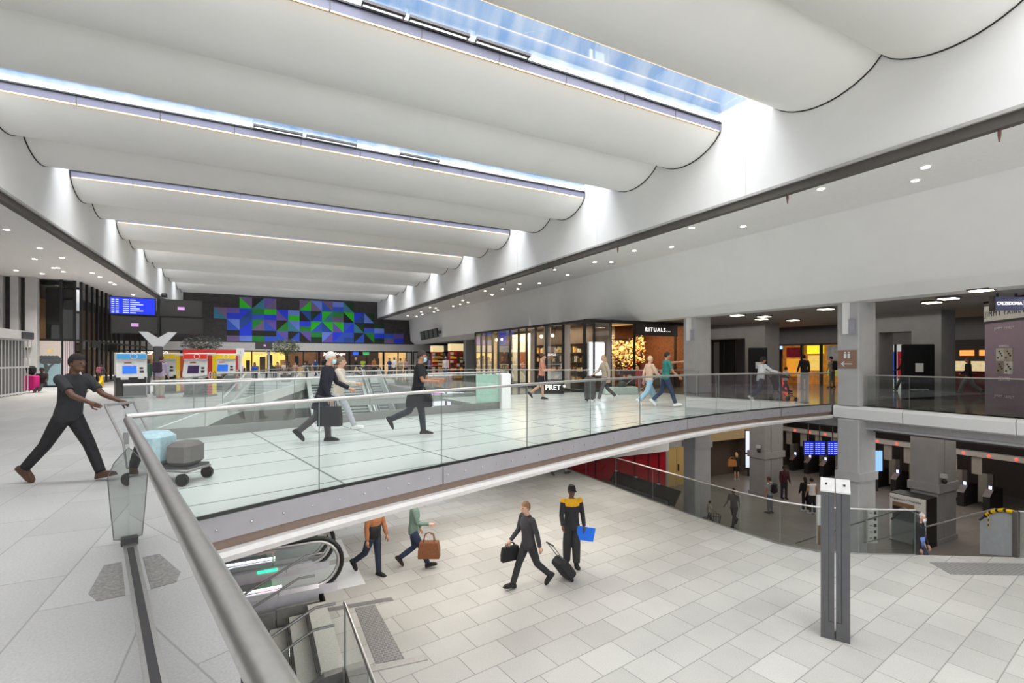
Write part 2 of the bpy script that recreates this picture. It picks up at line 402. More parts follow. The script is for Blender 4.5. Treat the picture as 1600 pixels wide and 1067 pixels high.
# upper slab edge on the right: white coping, recess, grey beam
m = MB(); 
for a, b in ((10.1, 8.02), (8.0, 5.42), (5.4, 2.0), (1.98, -6)):
    m.loft([[(x, y, z) for x, z in ((18.06, -.02), (18.0, -.1), (18.03, -.42), (18.12, -.47), (18.6, -.47), (18.6, .0), (18.12, 0))] for y in (a, b)], white)
struct('trim_3', m, smooth=False)
m = MB(); m.box(18.45, 18.9, -6, 9.3, -.75, -.46); m.box(18.38, 18.9, -6, 9.3, -.78, -.71); m.box(18.3, 18.9, 10.1, 16.2, -.78, -.46); m.box(17.9, 19.2, 16.9, 44, -.85, -.46)
struct('trim_4', m, mat('grey_beam', '#bab9b9', .6))
# columns
cg = mat('column_grey', '#bdbcbc', .75, var=.05, scale=2.5)
def column(x0, x1, y0, y1, z0, z1, bands=()):
    m = MB(); m.cbox(x0, x1, y0, y1, z0, z1, .025)
    for zb in bands: m.box(x0 - .05, x1 + .05, y0 - .05, y1 + .05, zb, zb + .28)
    return struct('column', m, cg)
for k in range(0, 6):
    y = 9.26 + 6.95 * k
    column(18.0, 19.05, y, y + .7, 0, 3.6)
    column(18.0, 19.05, y, y + .7, ZL, -.46, (ZM + .45,))
cg2 = mat('column_dark_grey', '#8f8d8c', .75, var=.06, scale=2.5)
for y in (1.9, 9.5, 17.0, 24.5):
    m = MB(); m.cbox(24.1, 25.65, y, y + .95, ZL, -1.1, .03); m.box(24.03, 25.72, y - .07, y + 1.02, -3.75, -3.42); m.box(24.06, 25.69, y - .04, y + .99, ZL, ZL + .2); m.box(24.6, 24.66, y - .03, y, ZL, -1.1, darkm)
    struct('column', m, cg2)
# upper portal wall (openings between piers)
m = MB()
for ya, yb in ((17.0, 18.2), (20.9, 22.2), (9.4, 10.4), (11.6, 12.5), (24, 30), (2, 2.9)): m.box(24.1, 25.3, ya, yb, 0, 3.58)
m.box(24.1, 25.3, 18.2, 20.9, 2.75, 3.58); m.box(24.1, 25.3, 10.4, 11.6, 2.75, 3.58); m.box(24.1, 25.3, 22.2, 24, 2.75, 3.58)
struct('wall_portal', m, cg2)
m = MB(); m.box(29.6, 29.9, 2, 15.6, 2.35, 3.58); m.box(29.6, 29.9, 15.6, 21, 2.45, 3.58); m.box(29.6, 29.9, 21, 30, 0, 3.58); m.box(29.6, 29.9, 14.0, 15.6, 0, 2.4)
struct('wall_shops_right', m, greyd)
# gate level walls
m = MB(); m.box(14.3, 20.95, 21.0, 21.2, ZL, -3.6); struct('wall_red', m, mat('red_panel', '#b5152a', .35, var=.05))
m = MB()
for x in (15.9, 17.3, 18.6, 19.6, 20.4): m.box(x, x + .07, 20.97, 21.0, ZL, -3.6)
m.box(14.3, 21, 20.95, 21.0, -3.66, -3.6); struct('trim_5', m, mat('dark_red', '#4a0d14', .4))
m = MB(); m.loft([[(14.0, 20.5, z), (14.0, 21.3, z), (20.8, 21.3, z), (20.9, 20.7, z), (20.6, 20.5, z)] for z in (-3.6, -3.05)], white); struct('trim_6', m)
m = MB(); m.box(20.95, 24.1, 21.0, 21.2, -3.55, -.46); m.box(20.95, 21.1, 20.97, 21.2, ZL, -3.5); m.box(22.6, 24.1, 21.0, 21.2, ZL, -3.5); struct('wall_gate_north', m, greyp)
m = MB(); m.box(21.1, 22.6, 21.02, 21.1, ZL, -3.55); m.box(21.84, 21.86, 21.0, 21.03, ZL, -3.55, mat('door_gap', '#6b5a38', .5))
o = struct('door_1', m); 
o.data.materials.clear(); o.data.materials.append(mat('yellow_door', '#c9a868', .5, var=.03)); o.data.materials.append(MATS['door_gap']); o.data.polygons.foreach_set('material_index', [0] * 6 + [1] * 6)
m = MB(); m.box(21.93, 21.97, 20.94, 21.02, -4.95, -4.55); h = m.build('handle', black); h.parent = o
m = MB(); m.box(24.1, 33, 21.6, 21.9, ZL, -2.6); m.box(27.5, 40, 25, 25.2, ZL, -1.1); struct('wall_gate_back', m, mat('brown_wall', '#5d4f44', .7))
m = MB(); m.box(24.2, 29.5, 20.7, 21.6, -3.4, -2.7); struct('trim_7', m, mat('beige_canopy', '#b49c74', .6))
m = MB(); m.box(36, 36.2, -4, 26, ZL, -1.1); struct('wall_gate_east', m, mat('gate_wall', '#4b4340', .8))

# ---------------------------------------------------------------- the glass-floored footbridge
def offs(pts, d):                       # offset a polyline sideways
    out = []
    for i, p in enumerate(pts):
        a = Vector(pts[max(i - 1, 0)]); b = Vector(pts[min(i + 1, len(pts) - 1)])
        t = (b - a); t.normalize(); out.append((p[0] - t.y * d, p[1] + t.x * d))
    return out
br = thing('footbridge', 'curved footbridge with a pale glass floor and grey bolted edge beam over the mezzanine', 'bridge', (-.56, 5.8, 0))
xs = [-.6, .69, 2.42, 4.15, 5.88, 6.88]
top = []
for x in xs:
    f = [p for p in zip(FAR, FAR[1:]) if p[0][0] <= x - .85 + (x + .6) * .12 <= p[1][0]]
    xf = x - .9 + (x + .6) * .12
    yf = 13.5
    for (a, b), (c, d) in zip(FAR, FAR[1:]):
        if a <= xf <= c: yf = lerp(b, d, (xf - a) / (c - a))
    top.append(((x, near_y(x)), (xf, yf)))
m = MB()
for (n0, f0), (n1, f1) in zip(top, top[1:]):
    m.add([(n0[0], n0[1], camber(n0[0])), (n1[0], n1[1], camber(n1[0])), (f1[0], f1[1], camber(n1[0])), (f0[0], f0[1], camber(n0[0]))], [(0, 1, 2, 3)])
xs2 = [6.88, 7.64, 9.61, 11.14, 13.03, 14.69, 16.95]
for a, b in zip(xs2, xs2[1:]):
    m.add([(a, near_y(a), camber(a)), (b, near_y(b), camber(b)), (b, 19.25, camber(b) * .1), (a, 19.25, camber(a) * .1)], [(0, 1, 2, 3)])
n0, f0 = top[-1]
m.add([(n0[0], n0[1], camber(n0[0])), (n0[0], 19.25, .01), (f0[0], f0[1], camber(n0[0]))], [(0, 1, 2)])
m.add([(16.95, near_y(16.95), 0), (18.1, 10.2, 0), (18.1, 10.35, 0), (16.95, 10.35, 0)], [(0, 1, 2, 3)])
d = m.build('deck', deckm, br, world=True)
for f in d.data.polygons:
    if f.normal.z < 0: f.flip()
d.data.update()
d.modifiers.new('t', 'SOLIDIFY').thickness = .12; d.modifiers['t'].offset = -1
def sweep(m, path, prof, mt):           # prof: (outward offset, z) closed polygon along a path
    secs = []
    for i, p in enumerate(path):
        a = Vector(path[max(i - 1, 0)]); b = Vector(path[min(i + 1, len(path) - 1)]); t = (b - a).normalized()
        nrm = Vector((t.y, -t.x))
        secs.append([(p[0] + nrm.x * o_, p[1] + nrm.y * o_, z + camber(p[0])) for o_, z in prof])
    m.loft(secs, mt)
path = []
for i in range(0, 61):
    x = -.56 + (18.0 + .56) * i / 60; path.append((x, near_y(x)))
for _ in range(3):
    path = [path[0]] + [(p[0], (a[1] + 2 * p[1] + b[1]) / 4) for a, p, b in zip(path, path[1:], path[2:])] + [path[-1]]
m = MB(); sweep(m, path, [(-.02, .0), (.05, .0), (.05, -.25), (-.02, -.25)], fasc)
for i in range(58):
    t = (i + .5) / 58; x = -.5 + 18.3 * t; y = near_y(x) - .055
    m.ell((x, y, camber(x) - .13), (.016, .02, .016), steel, 6, 4)
for x in (2.42, 9.61, 14.69): m.box(x - .006, x + .006, near_y(x) - .06, near_y(x) - .05, camber(x) - .25, camber(x), darkm)
m.build('edge_beam', None, br, world=True)
m = MB(); sweep(m, path, [(-.04, -.25), (.0, -.25), (.0, -.36), (-.04, -.36)], brownr); m.build('recess', None, br, world=True)
m = MB(); sweep(m, path, [(-.3, -.36), (.10, -.36), (.12, -.41), (.10, -.47), (-.3, -.52)], mat('bridge_white', '#d8d4d1', .6)); m.build('lower_flange', None, br, world=True)
m = MB(); sweep(m, path, [(-5.2, -.45), (-.3, -.45), (-.6, -.62), (-4.6, -.62)], mat('bridge_soffit', '#c9c6c3', .7)); m.build('soffit', None, br, world=True)
m = MB(); sweep(m, path, [(.0, .0), (.03, .0), (.03, .035), (.0, .035)], black); m.build('glazing_channel', None, br, world=True)

def balustrade(label, joints, zf, h=1.1, rail_r=.022, base=None, group=None, gm=None, rail_ext=(0, 0), posts=True, zc=False, name='glass_balustrade'):
    z0 = (lambda x: zf + camber(x)) if zc else (lambda x: zf)
    r = thing(name, label, 'balustrade', (joints[0][0], joints[0][1], zf), 0, group)
    for (a, b), (c, d) in zip(joints, joints[1:]):
        t = Vector((c - a, d - b)); L = t.length; t.normalize(); nrm = Vector((t.y, -t.x)) * .008
        g = .006; a1, b1, c1, d1 = a + t.x * g, b + t.y * g, c - t.x * g, d - t.y * g
        m = MB()
        vs = []
        for (x, y, zz) in ((a1, b1, z0(a)), (c1, d1, z0(c)), (c1, d1, z0(c) + h - .02), (a1, b1, z0(a) + h - .02)):
            vs.append((x + nrm.x, y + nrm.y, zz))
        m.add(vs, [(0, 1, 2, 3)], gm or gclear)
        e = .009
        if posts:
            m.box(-.003, .003, -e, e, 0, h - .03, gedge, M=Matrix.Translation((c1, d1, z0(c))) @ Matrix.Rotation(math.atan2(t.y, t.x), 4, 'Z'))
        m.build('glass_pane', None, r, world=True)
    P = [Vector((a, b, z0(a) + h)) for a, b in joints]
    t0 = (P[1] - P[0]).normalized(); t1 = (P[-1] - P[-2]).normalized()
    P[0] = P[0] - t0 * rail_ext[0]; P[-1] = P[-1] + t1 * rail_ext[1]
    m = MB(); m.tube(P, rail_r, 12, steel); m.build('handrail', None, r, smooth=True, world=True, auto=True)
    if base:
        m = MB()
        for (a, b), (c, d) in zip(joints, joints[1:]):
            t = Vector((c - a, d - b)); L = t.length
            m.box(0, L, -base[0] / 2, base[0] / 2, 0, base[1], None, M=Matrix.Translation((a, b, z0(a))) @ Matrix.Rotation(math.atan2(t.y, t.x), 4, 'Z'))
        m.build('base_channel', base[2], r, world=True)
    return r
NJ = [(-1.02, 5.5), (.69, 6.30), (2.42, 6.84), (4.15, 7.37), (5.88, 7.90), (7.64, 8.43), (9.61, 8.95), (11.14, 9.30), (13.03, 9.64), (14.69, 9.86), (16.6, 10.1), (18.0, 10.2)]
balustrade('long curved glass balustrade along the near edge of the footbridge', NJ, 0, 1.1, .024, zc=True)
R1 = [(-2.2, 11.62), (-.9, 11.92), (.81, 12.33), (2.6, 12.76), (4.4, 13.1), (6.6, 13.45)]
balustrade('glass balustrade with a dark kerb along the far edge of the footbridge', R1, 0, 1.12, .024, gm=gmirror, base=(.06, .22, mat('kerb_dark', '#8c8b88', .4, .3)), zc=True)
e = thing('end_post', 'white end post where the far footbridge balustrade stops', 'post', (6.75, 13.5, .08))
m = MB(); m.cbox(-.16, .16, -.22, .22, 0, 1.08, .02, white); m.build('post', None, e)
m = MB(); m.box(-.9, -.17, -.02, .02, .02, 1.06, mat('green_glass', '#bfe0cf', .15)); m.build('green_glass_fin', None, e)
m = MB(); m.prism([(-2.1, 11.8), (-1.0, 12.0), (.81, 12.45), (3.18, 13.02), (6.6, 13.6), (6.8, 14.3), (3.0, 14.1), (-2.05, 13.6)], -.3, -.02); struct('floor_ledge', m, mat('ledge_grey', '#a9a8a5', .5))
balustrade('second glass balustrade running parallel behind the footbridge', [(-2.06, 13.65), (0.0, 13.85), (2.2, 14.0), (4.4, 14.15), (6.8, 14.3)], 0, 1.1, .022)
balustrade('glass balustrade down the left side of the big stair void', [(-2.06, 13.65), (-1.55, 16.8), (-1.0, 20), (.0, 24), (1.0, 28), (2.0, 32), (3.1, 36.4)], 0, 1.08, .02, rail_ext=(0, 0))
m = MB(); m.prism([(-1.0, 20.3), (9.2, 21.3), (9.2, 21.7), (-1.0, 20.7)], -.3, 0); struct('floor_crosswalk', m, mat('ledge_grey', '#a9a8a5', .5))
balustrade('glass balustrade crossing the stair void in front of the escalator heads', [(-.9, 20.5), (2.5, 20.85), (5.8, 21.2), (9.2, 21.5)], 0, 1.1, .02)
balustrade('glass balustrade in front of the bakery windows on the landing', [(9.2, 21.3), (11.2, 19.6), (12.6, 18.4), (14.4, 17.2), (16.2, 16.3), (17.9, 15.9)], 0, 1.1, .018)
balustrade('far glass balustrade at the head of the escalators', [(2.9, 36.6), (5.0, 36.6), (9.3, 36.6), (14, 36.6), (17.5, 36.6)], 0, 1.1, .022)
balustrade('glass balustrade on the white slab edge at the right', [(18.2, 9.1), (18.2, 7.9), (18.2, 5.3), (18.2, 2.7), (18.2, 0)], 0, 1.06, .018, gm=gdark)
# the balustrade right beside the camera: thick tube, long channel in the floor
J = [(.23 - .2255 * y, y) for y in (-2.5, 1.11, 5.38)]
balustrade('steel-topped glass balustrade running past the camera to the footbridge', J, 0, 1.08, .034, gm=gnear, base=(.075, .012, steel), posts=False)
m = MB(); m.box(0, 7.9, -.014, .014, .012, .016, None, Matrix.Translation((.23 + .2255 * 2.5, -2.5, 0)) @ Matrix.Rotation(math.atan2(1, -.2255), 4, 'Z')); nb_ = bpy.data.objects['glass_balustrade.008'] if False else None
nearb = [o for o in COL.objects if o.get('label', '').startswith('steel-topped')][0]
m.build('groove', darkm, nearb, world=True)
m = MB(); e0 = Vector((.23 - .2255 * 1.11, 1.11)); m.box(-.004, .004, -.005, .005, .01, 1.04, None, Matrix.Translation((e0.x, e0.y, 0))); m.build('joint', black, nearb, world=True)
m = MB(); m.box(-.05, .05, -.05, .05, 0, .06, None, Mz(-.98, 5.36, 0, .2)); m.build('clamp', darkm, nearb, world=True)
D0 = 4.38
a0 = thing('glass_screen', 'small smoky glass fin with a curved edge at the left foot of the near balustrade', 'glass panel', tuple(atd(197, D0)))
pix = [(177, 848), (172, 800), (167, 748), (177, 724), (193, 706), (207, 694), (207, 760), (212, 800), (219, 842)]
P3 = []
for u, v in pix:
    q = atd(u, D0); P3.append(Vector((q.x, q.y, max(.0, HC - (v - V0) * D0 / FPX))))
bk = Vector((S_, C_, 0)) * .012
m = MB(); n_ = len(P3); m.add(P3 + [p + bk for p in P3], [tuple(range(n_)), tuple(range(2 * n_ - 1, n_ - 1, -1))]); m.build('pane', glass('smoky_glass', (.78, .80, .79), 1.0), a0, world=True)
m = MB(); m.tube([p + bk * .5 for p in P3 + P3[:1]], .004, 6); m.build('edge', steeld, a0, world=True)
# curved balustrade on the mezzanine edge
MJ = [(11.58, 17.6), (11.55, 15.8), (11.48, 13.9), (11.42, 12), (11.42, 10.1), (11.46, 8.8), (11.58, 7.75), (11.95, 7.05), (12.8, 6.42), (13.75, 5.86)]
balustrade('curved smoky glass balustrade round the mezzanine edge', MJ, ZM, 1.06, .02, gm=gdark, base=(.03, .03, steeld))
balustrade('smoky glass balustrade at the right end of the mezzanine edge', [(15.75, 4.7), (16.6, 4.1), (18.0, 3.3)], ZM, 1.06, .02, gm=gdark, base=(.03, .03, steeld))
#PART2
for i_, (x_, y_) in enumerate(((3.0, 9.6), (7.0, 10.8), (11.0, 13.2), (5.5, 12.0))): area('bridge_fill', (x_, y_, -.75), 3.5, 2.2, 70, (1, .96, .9))  # unseen area lights added under the bridge to brighten the mezzanine
area('gate_light', (27, 14, -1.0), 8, 14, 420, (1, .92, .82)); area('gate_light', (21, 17, -1.0), 3, 6, 90, (1, .94, .86)); area('gate_light', (20.5, 8, -1.0), 2.5, 6, 90, (1, .94, .86)); area('shop_light', (27.5, 15, 3.4), 3, 12, 90, (1, .95, .9)); area('shop_light', (22, 13, 3.4), 4, 16, 130, (1, .95, .88))
# ---------------------------------------------------------------- stairs and escalators
TREAD, RISE = .32, .155
st = thing('staircase', 'granite staircase going down beside the escalators, seen under the near handrail', 'stairs', (1.15, 8.7, ZL))
m = MB()
for i in range(18):
    x1 = .88 - TREAD * i; zt = ZM - RISE * (i + 0) - (0 if i == 0 else 0)
    m.box(x1 - TREAD, x1, 7.72, 9.95, zt - RISE - .25, zt - RISE)
m.box(.86, 1.2, 7.72, 9.95, ZM - .4, ZM - .001)
m.build('steps', mat('stair_granite', '#c2c0ba', .6, var=.12, scale=40), st, world=True)
m = MB()
for i in range(18):
    x1 = .88 - TREAD * i; zt = ZM - RISE * i
    for q in range(3): m.box(x1 - .02 - q * .03, x1 - .008 - q * .03, 7.75, 9.93, zt - .002, zt + .006)
m.build('nosing', darkm, st, world=True)
def stair_rail(y, x0, zh, par, s=1):
    x0 -= .12
    m = MB(); m.tube([(x0 + .12, y, zh), (x0 - .16, y, zh), (x0 - 5.4, y, zh - 5.24 * RISE / TREAD)], .021, 10, steeld)
    for i in range(5): xx = x0 - .5 - i * 1.2; m.tube([(xx, y, zh - (x0 - .16 - xx) * RISE / TREAD), (xx, y + .06 * s, zh - .1 - (x0 - .16 - xx) * RISE / TREAD)], .009, 6, steel)
    m.build('handrail', None, par, smooth=True, world=True, auto=True)
stair_rail(7.66, 1.06, ZM + 1.0, st); stair_rail(7.78, 1.06, ZM + .62, st, -1)
stair_rail(9.97, 1.14, ZM + .92, st, 1); stair_rail(9.90, 1.0, ZM + .55, st, 1)
m = MB()
for xa, xb in ((1.1, -.3), (-.32, -2.2), (-2.22, -4.3)):
    za, zb = ZM - max(0, 1.0 - xa) * .484, ZM - max(0, 1.0 - xb) * .484
    m.add([(xa, 7.66, za - .2), (xb, 7.66, zb - .2), (xb, 7.66, zb + .96), (xa, 7.66, za + .96)], [(0, 1, 2, 3)], gclear)
m.build('glass_pane', None, st, world=True)
m = MB(); m.prism([(1.2, 7.60), (1.2, 7.72), (-5, 7.72), (-5, 7.6)], ZL, ZL + .05)
secs = [[(x, 7.6, z0), (x, 7.72, z0), (x, 7.72, z1), (x, 7.6, z1)] for x, z0, z1 in ((1.15, ZM - .45, ZM), (.9, ZM - .5, ZM - .02), (-4.7, ZL, ZL + .25))]
m.loft(secs); m.build('stringer', steeld, st, world=True)
balustrade('low glass balustrade with a square end guarding the stair opening on the mezzanine', [(1.18, 4.2), (1.18, 5.9), (1.18, 7.62)], ZM, 1.0, .024)
m = MB()
for i in range(7): m.box(-4.2 + i * .76, -3.46 + i * .76, 10.06, 10.12, ZL, ZM - .02 if i > 5 else ZM - .06)
struct('wall_stair_side', m, mat('stair_wall_panel', '#8d8a85', .5, .2, var=.1))
def escalator(label, ya, yb, x0, group=None):
    e = thing('escalator', label, 'escalator', (x0, (ya + yb) / 2, ZM), 0, group)
    def prof(z):        # path of the balustrade along -x: level, then down
        return [(x0 - .45, z), (x0 - 1.9, z), (x0 - 2.6, z - .12), (x0 - 6.6, z - 2.45), (x0 - 7.4, z - 2.7)]
    for y in (ya, yb):
        hr = []
        for i in range(13):
            q = -PI / 2 + PI * i / 12; hr.append((x0 - .5 + .5 * math.cos(q), y, ZM + .58 + .5 * math.sin(q)))
        hr += [(x, y, z) for x, z in prof(ZM + 1.08)[1:]]
        m = MB(); m.tube(hr, .042, 10); m.build('moving_handrail', rubber, e, smooth=True, world=True, auto=True)
        hi = []
        for i in range(13):
            q = -PI / 2 + PI * i / 12; hi.append((x0 - .5 + .43 * math.cos(q), y, ZM + .58 + .43 * math.sin(q)))
        hi += [(x, y, z) for x, z in prof(ZM + 1.01)[1:]]
        m = MB(); m.tube(hi, .035, 8); m.build('handrail_guide', steel, e, smooth=True, world=True, auto=True)
        P = prof(0); m = MB()
        for (xa, za), (xb, zb) in zip(P, P[1:]):
            m.add([(xa, y, ZM + za + .12), (xb, y, ZM + zb + .12), (xb, y, ZM + zb + 1.0), (xa, y, ZM + za + 1.0)], [(0, 1, 2, 3)])
        vs = [(x0 - .45, y, ZM + .15)] + [(x0 - .5 + .42 * math.cos(-PI / 2 + PI * i / 12), y, ZM + .58 + .42 * math.sin(-PI / 2 + PI * i / 12)) for i in range(13)]
        m.add(vs, [tuple(range(len(vs)))]); m.build('glass_side', gclear, e, world=True)
        m = MB()
        for (xa, za), (xb, zb) in zip(P, P[1:]):
            m.loft([[(xx, y - .12, ZM + zz - .3), (xx, y + .12, ZM + zz - .3), (xx, y + .12, ZM + zz + .14), (xx, y + .05, ZM + zz + .2), (xx, y - .05, ZM + zz + .2), (xx, y - .12, ZM + zz + .14)] for xx, zz in ((xa, za), (xb, zb))])
        m.box(x0 - .5, x0 - .1, y - .07, y + .07, ZM, ZM + .16)
        m.build('skirt', mat('skirt_metal', '#d9d6dc', .3, .3), e, world=True)
    m = MB()
    for i in range(24):
        x = x0 - 1.2 - i * .4; z = 0 if i < 3 else -.2 * (i - 2)
        m.box(x - .4, x, ya + .13, yb - .13, ZM + z - .25, ZM + z)
        for q in range(12): pass
    m.build('steps', mat('step_metal', '#8f8e8f', .4, .4, var=.1), e, world=True)
    m = MB(); m.box(x0 - 1.25, x0 + .45, ya - .05, yb + .05, ZM, ZM + .012); m.build('comb_plate', mat('comb_plate', '#e6e7e8', .5, .2, var=.03, scale=60), e, world=True)
    m = MB(); m.box(x0 - 2.6, x0 - 1.1, ya + .10, ya + .125, ZM + .2, ZM + .24); m.build('skirt_fill', mat('skirt_fill_glow', '#ffffff', .5, emit=4, ecol='#f4f2ff'), e, world=True)  # added glowing strip that brightens the dark inside of the escalator
    return e
e1 = escalator('nearer escalator with a round black newel beside the granite stairs', 10.38, 11.55, 1.56, 'escalators below the footbridge')
e2 = escalator('farther escalator whose newel shows just under the footbridge edge', 11.95, 13.1, 1.5, 'escalators below the footbridge')
m = MB(); m.box(.05, .42, 11.45, 11.47, ZM + .17, ZM + .21); m.build('green_light', mat('green_lamp', '#20d070', .4, emit=4, ecol='#20e080'), e1, world=True)
m = MB(); m.box(.05, .42, 10.52, 10.54, ZM + .17, ZM + .21); m.build('red_light', mat('red_lamp', '#ff2040', .4, emit=4, ecol='#ff2040'), e1, world=True)
sg = thing('no_entry_sign', 'small red no-entry disc on a white plate between the escalators', 'sign', (.35, 11.75, ZM))
m = MB(); m.box(-.02, .02, -.1, .1, .9, 1.3, white); m.box(-.015, .015, -.015, .015, 0, .9, steel); m.build('plate', None, sg)
m = MB(); m.tube([(.021, 0, 1.12), (.027, 0, 1.12)], .075, 16); m.build('red_disc', mat('sign_red', '#b01020', .5), sg)
m = MB(); m.box(.027, .031, -.05, .05, 1.105, 1.135); m.build('white_bar', white, sg)
# far stairs and escalators in the big void, rising away from the camera
def rising(name, label, cat, x0, x1, y_top, moving):
    r = thing(name, label, cat, ((x0 + x1) / 2, y_top, 0))
    n = 18; m = MB()
    for i in range(n):
        z = -i * .1667; y = y_top - i * .3
        m.box(x0 + .1, x1 - .1, y - .3, y, z - .6, z - .1667, mat('far_steps', '#b9bcb9', .5, var=.04))
        m.box(x0 + .1, x1 - .1, y - .305, y - .27, z - .24, z - .16, darkm)
    m.build('steps', None, r, world=True)
    for x in (x0, x1):
        P = [(x, y_top + .6, 0), (x, y_top, 0), (x, y_top - 5.4, -3.0), (x, y_top - 6, -3.0)]
        m = MB(); m.loft([[(px - .09, py, pz - .5), (px + .09, py, pz - .5), (px + .09, py, pz + (.85 if moving else .12)), (px - .09, py, pz + (.85 if moving else .12))] for px, py, pz in P])
        m.build('side_panel', mat('escalator_side', '#c4c6c2', .35, .4), r, world=True)
        m = MB(); m.tube([(a, b, c + .95) for a, b, c in P], .045, 8); m.build('handrail', rubber if moving else steel, r, world=True)
    return r
rising('staircase', 'wide pale staircase rising to the far concourse behind the footbridge', 'stairs', 3.2, 6.75, 36.2, False)
rising('escalator', 'left far escalator rising beside the wide pale stairs', 'escalator', 7.0, 8.1, 36.2, True)
m = MB(); m.prism([(8.3, 20), (9.2, 20), (9.2, 36), (8.3, 36)], ZM, -.2); struct('wall_void_right', m, mat('void_panel', '#6d6660', .6))

# ---------------------------------------------------------------- mezzanine furniture
for (u_, v_, lab, sx) in ((1293, 990, 'left slab of the pair of tall dark anti-theft pylons on the mezzanine', -1), (1317, 996, 'right slab of the pair of tall dark anti-theft pylons on the mezzanine', 1)):
    p = thing('security_pylon', lab, 'pylon', tuple(at(u_, v_, ZM)), math.atan2(4.8, 8.5), 'pair of security pylons')
    m = MB(); m.add([Vector(v) for v in ((-.17, -.095, 0), (.17, -.095, 0), (.17, .095, 0), (-.17, .095, 0), (-.17, -.095, 2.44), (.17, -.095, 2.58), (.17, .095, 2.58), (-.17, .095, 2.44))], [(0, 3, 2, 1), (0, 1, 5, 4), (1, 2, 6, 5), (2, 3, 7, 6), (3, 0, 4, 7)])
    m.build('body', mat('pylon_grey', '#59595b', .45, .3, var=.05), p)
    m = MB(); m.add([(-.18, -.10, 2.445), (.17, -.10, 2.585), (.17, .10, 2.585), (-.18, .10, 2.445), (-.18, -.10, 2.42), (.17, -.10, 2.56), (.17, .10, 2.56), (-.18, .10, 2.42)], [(0, 1, 2, 3), (4, 5, 1, 0), (5, 6, 2, 1), (6, 7, 3, 2), (7, 4, 0, 3), (7, 6, 5, 4)]); m.build('sloping_cap', mat('pylon_cap', '#dcdad8', .35, .4), p)
    m = MB(); m.box(-.175, -.169, .02 * sx - .003, .02 * sx + .003, .3, 2.42); m.box(-.175, -.169, min(.02 * sx, .095 * sx), max(.02 * sx, .095 * sx), .294, .30); m.build('panel_joint', black, p)
    m = MB(); m.box(-.03, .05, -.02 * sx - .015, -.02 * sx + .015, 2.49, 2.53); m.build('sensor', black, p)
def poly_thing(name, lab, cat, poly, z, h, mt):
    c = (sum(p[0] for p in poly) / len(poly), sum(p[1] for p in poly) / len(poly), z)
    m = MB(); m.prism([(p[0] - c[0], p[1] - c[1]) for p in poly], 0, h)
    o = m.build(name, mt); o.location = c; return tag(o, lab, cat)
tact = tiles('tactile_honeycomb', '#7c7976', '#737070', '#9b9895', .07, .06, ms=.006, rough=.6, speck=.1)
poly_thing('tactile_strip', 'dark honeycomb tactile strip at the head of the granite stairs', 'tactile strip', [(1.62, 7.55), (2.04, 7.48), (2.0, 9.38), (1.64, 9.4)], ZM, .008, tact)
poly_thing('tactile_bar', 'plain grey floor bar at the far end of the honeycomb strip', 'floor bar', [(1.2, 9.5), (2.35, 9.38), (2.34, 9.52), (1.2, 9.64)], ZM, .009, steeld)
poly_thing('tactile_bar', 'plain grey floor bar at the near end of the honeycomb strip', 'floor bar', [(1.2, 7.42), (2.35, 7.28), (2.36, 7.42), (1.2, 7.54)], ZM, .009, steeld)
poly_thing('tactile_strip', 'grey ribbed tactile strip in front of the stair opening at right', 'tactile strip', [(13.55, 5.5), (13.2, 4.98), (15.2, 3.85), (15.6, 4.35)], ZM, .008, tact)
poly_thing('tactile_patch', 'small dark worn patch on the upper floor left of the near glass channel', 'floor patch', [tuple(at(u, v, 0))[:2] for u, v in ((138, 928), (162, 884), (190, 878), (196, 930), (152, 940))], 0, .004, mat('worn_patch', '#8f8b87', .7, var=.3, scale=40))
# stair at right going down through the mezzanine edge
r = thing('staircase', 'short staircase dropping from the mezzanine to the gate hall at right', 'stairs', (14.8, 5.4, ZL))
ang = math.atan2(5.83 - 4.72, 13.8 - 15.75)
M_ = Matrix.Translation((14.8, 5.28, ZM)) @ Matrix.Rotation(ang + PI, 4, 'Z')
m = MB()
for i in range(17): m.box(-1.12, 1.12, .02 + i * .3, .32 + i * .3, -.165 * (i + 1) - .3, -.165 * (i + 1), None, M_)
m.build('steps', granite_m, r, world=True)
for sx, lab in ((-1.08, 0), (1.08, 1)):
    m = MB(); P = [(sx, .0, .95), (sx, .5, .95), (sx, 5.4, -1.75)]
    m.tube([M_ @ Vector(p) for p in P], .022, 8); m.build('handrail', steel, r, smooth=True, world=True, auto=True)
    m = MB(); q = [(sx, 0, 0), (sx, .9, -.3), (sx, .9, .55), (sx, .6, .85), (sx, .25, .98), (sx, 0, 1.0)]
    m.add([M_ @ Vector(p) for p in q], [tuple(range(6))]); m.build('glass_side', gdark if sx < 0 else mat('frosted_side', '#a9acad', .4), r, world=True)
    m = MB(); m.tube([M_ @ Vector(p) for p in q[2:]], .025, 8); m.build('edge_trim', darkm, r, world=True)
hz = thing('hazard_tape', 'yellow and black hazard tape wrapped on the curved stair handrail at right', 'tape', M_ @ Vector((1.08, .3, .95)))
m = MB()
P = [(1.08, .02, 1.02), (1.08, .25, 1.0), (1.08, .45, .93), (1.08, .62, .83), (1.08, .75, .70)]
for i in range(len(P) - 1):
    a, b = M_ @ Vector(P[i]), M_ @ Vector(P[i + 1])
    for k in range(3): m.tube([a.lerp(b, k / 3), a.lerp(b, (k + 1) / 3)], .045, 8, mat('tape_yellow', '#f2c200', .5) if (i * 3 + k) % 3 != 2 else black)
m.build('wrap', None, hz, world=True)
m = MB(); a = M_ @ Vector((1.02, .6, .8))
for k in range(6): m.box(a.x - .02, a.x + .02, a.y - .004, a.y + .004, a.z - .06 * k - .06, a.z - .06 * k, MATS['tape_yellow'] if k % 2 else black)
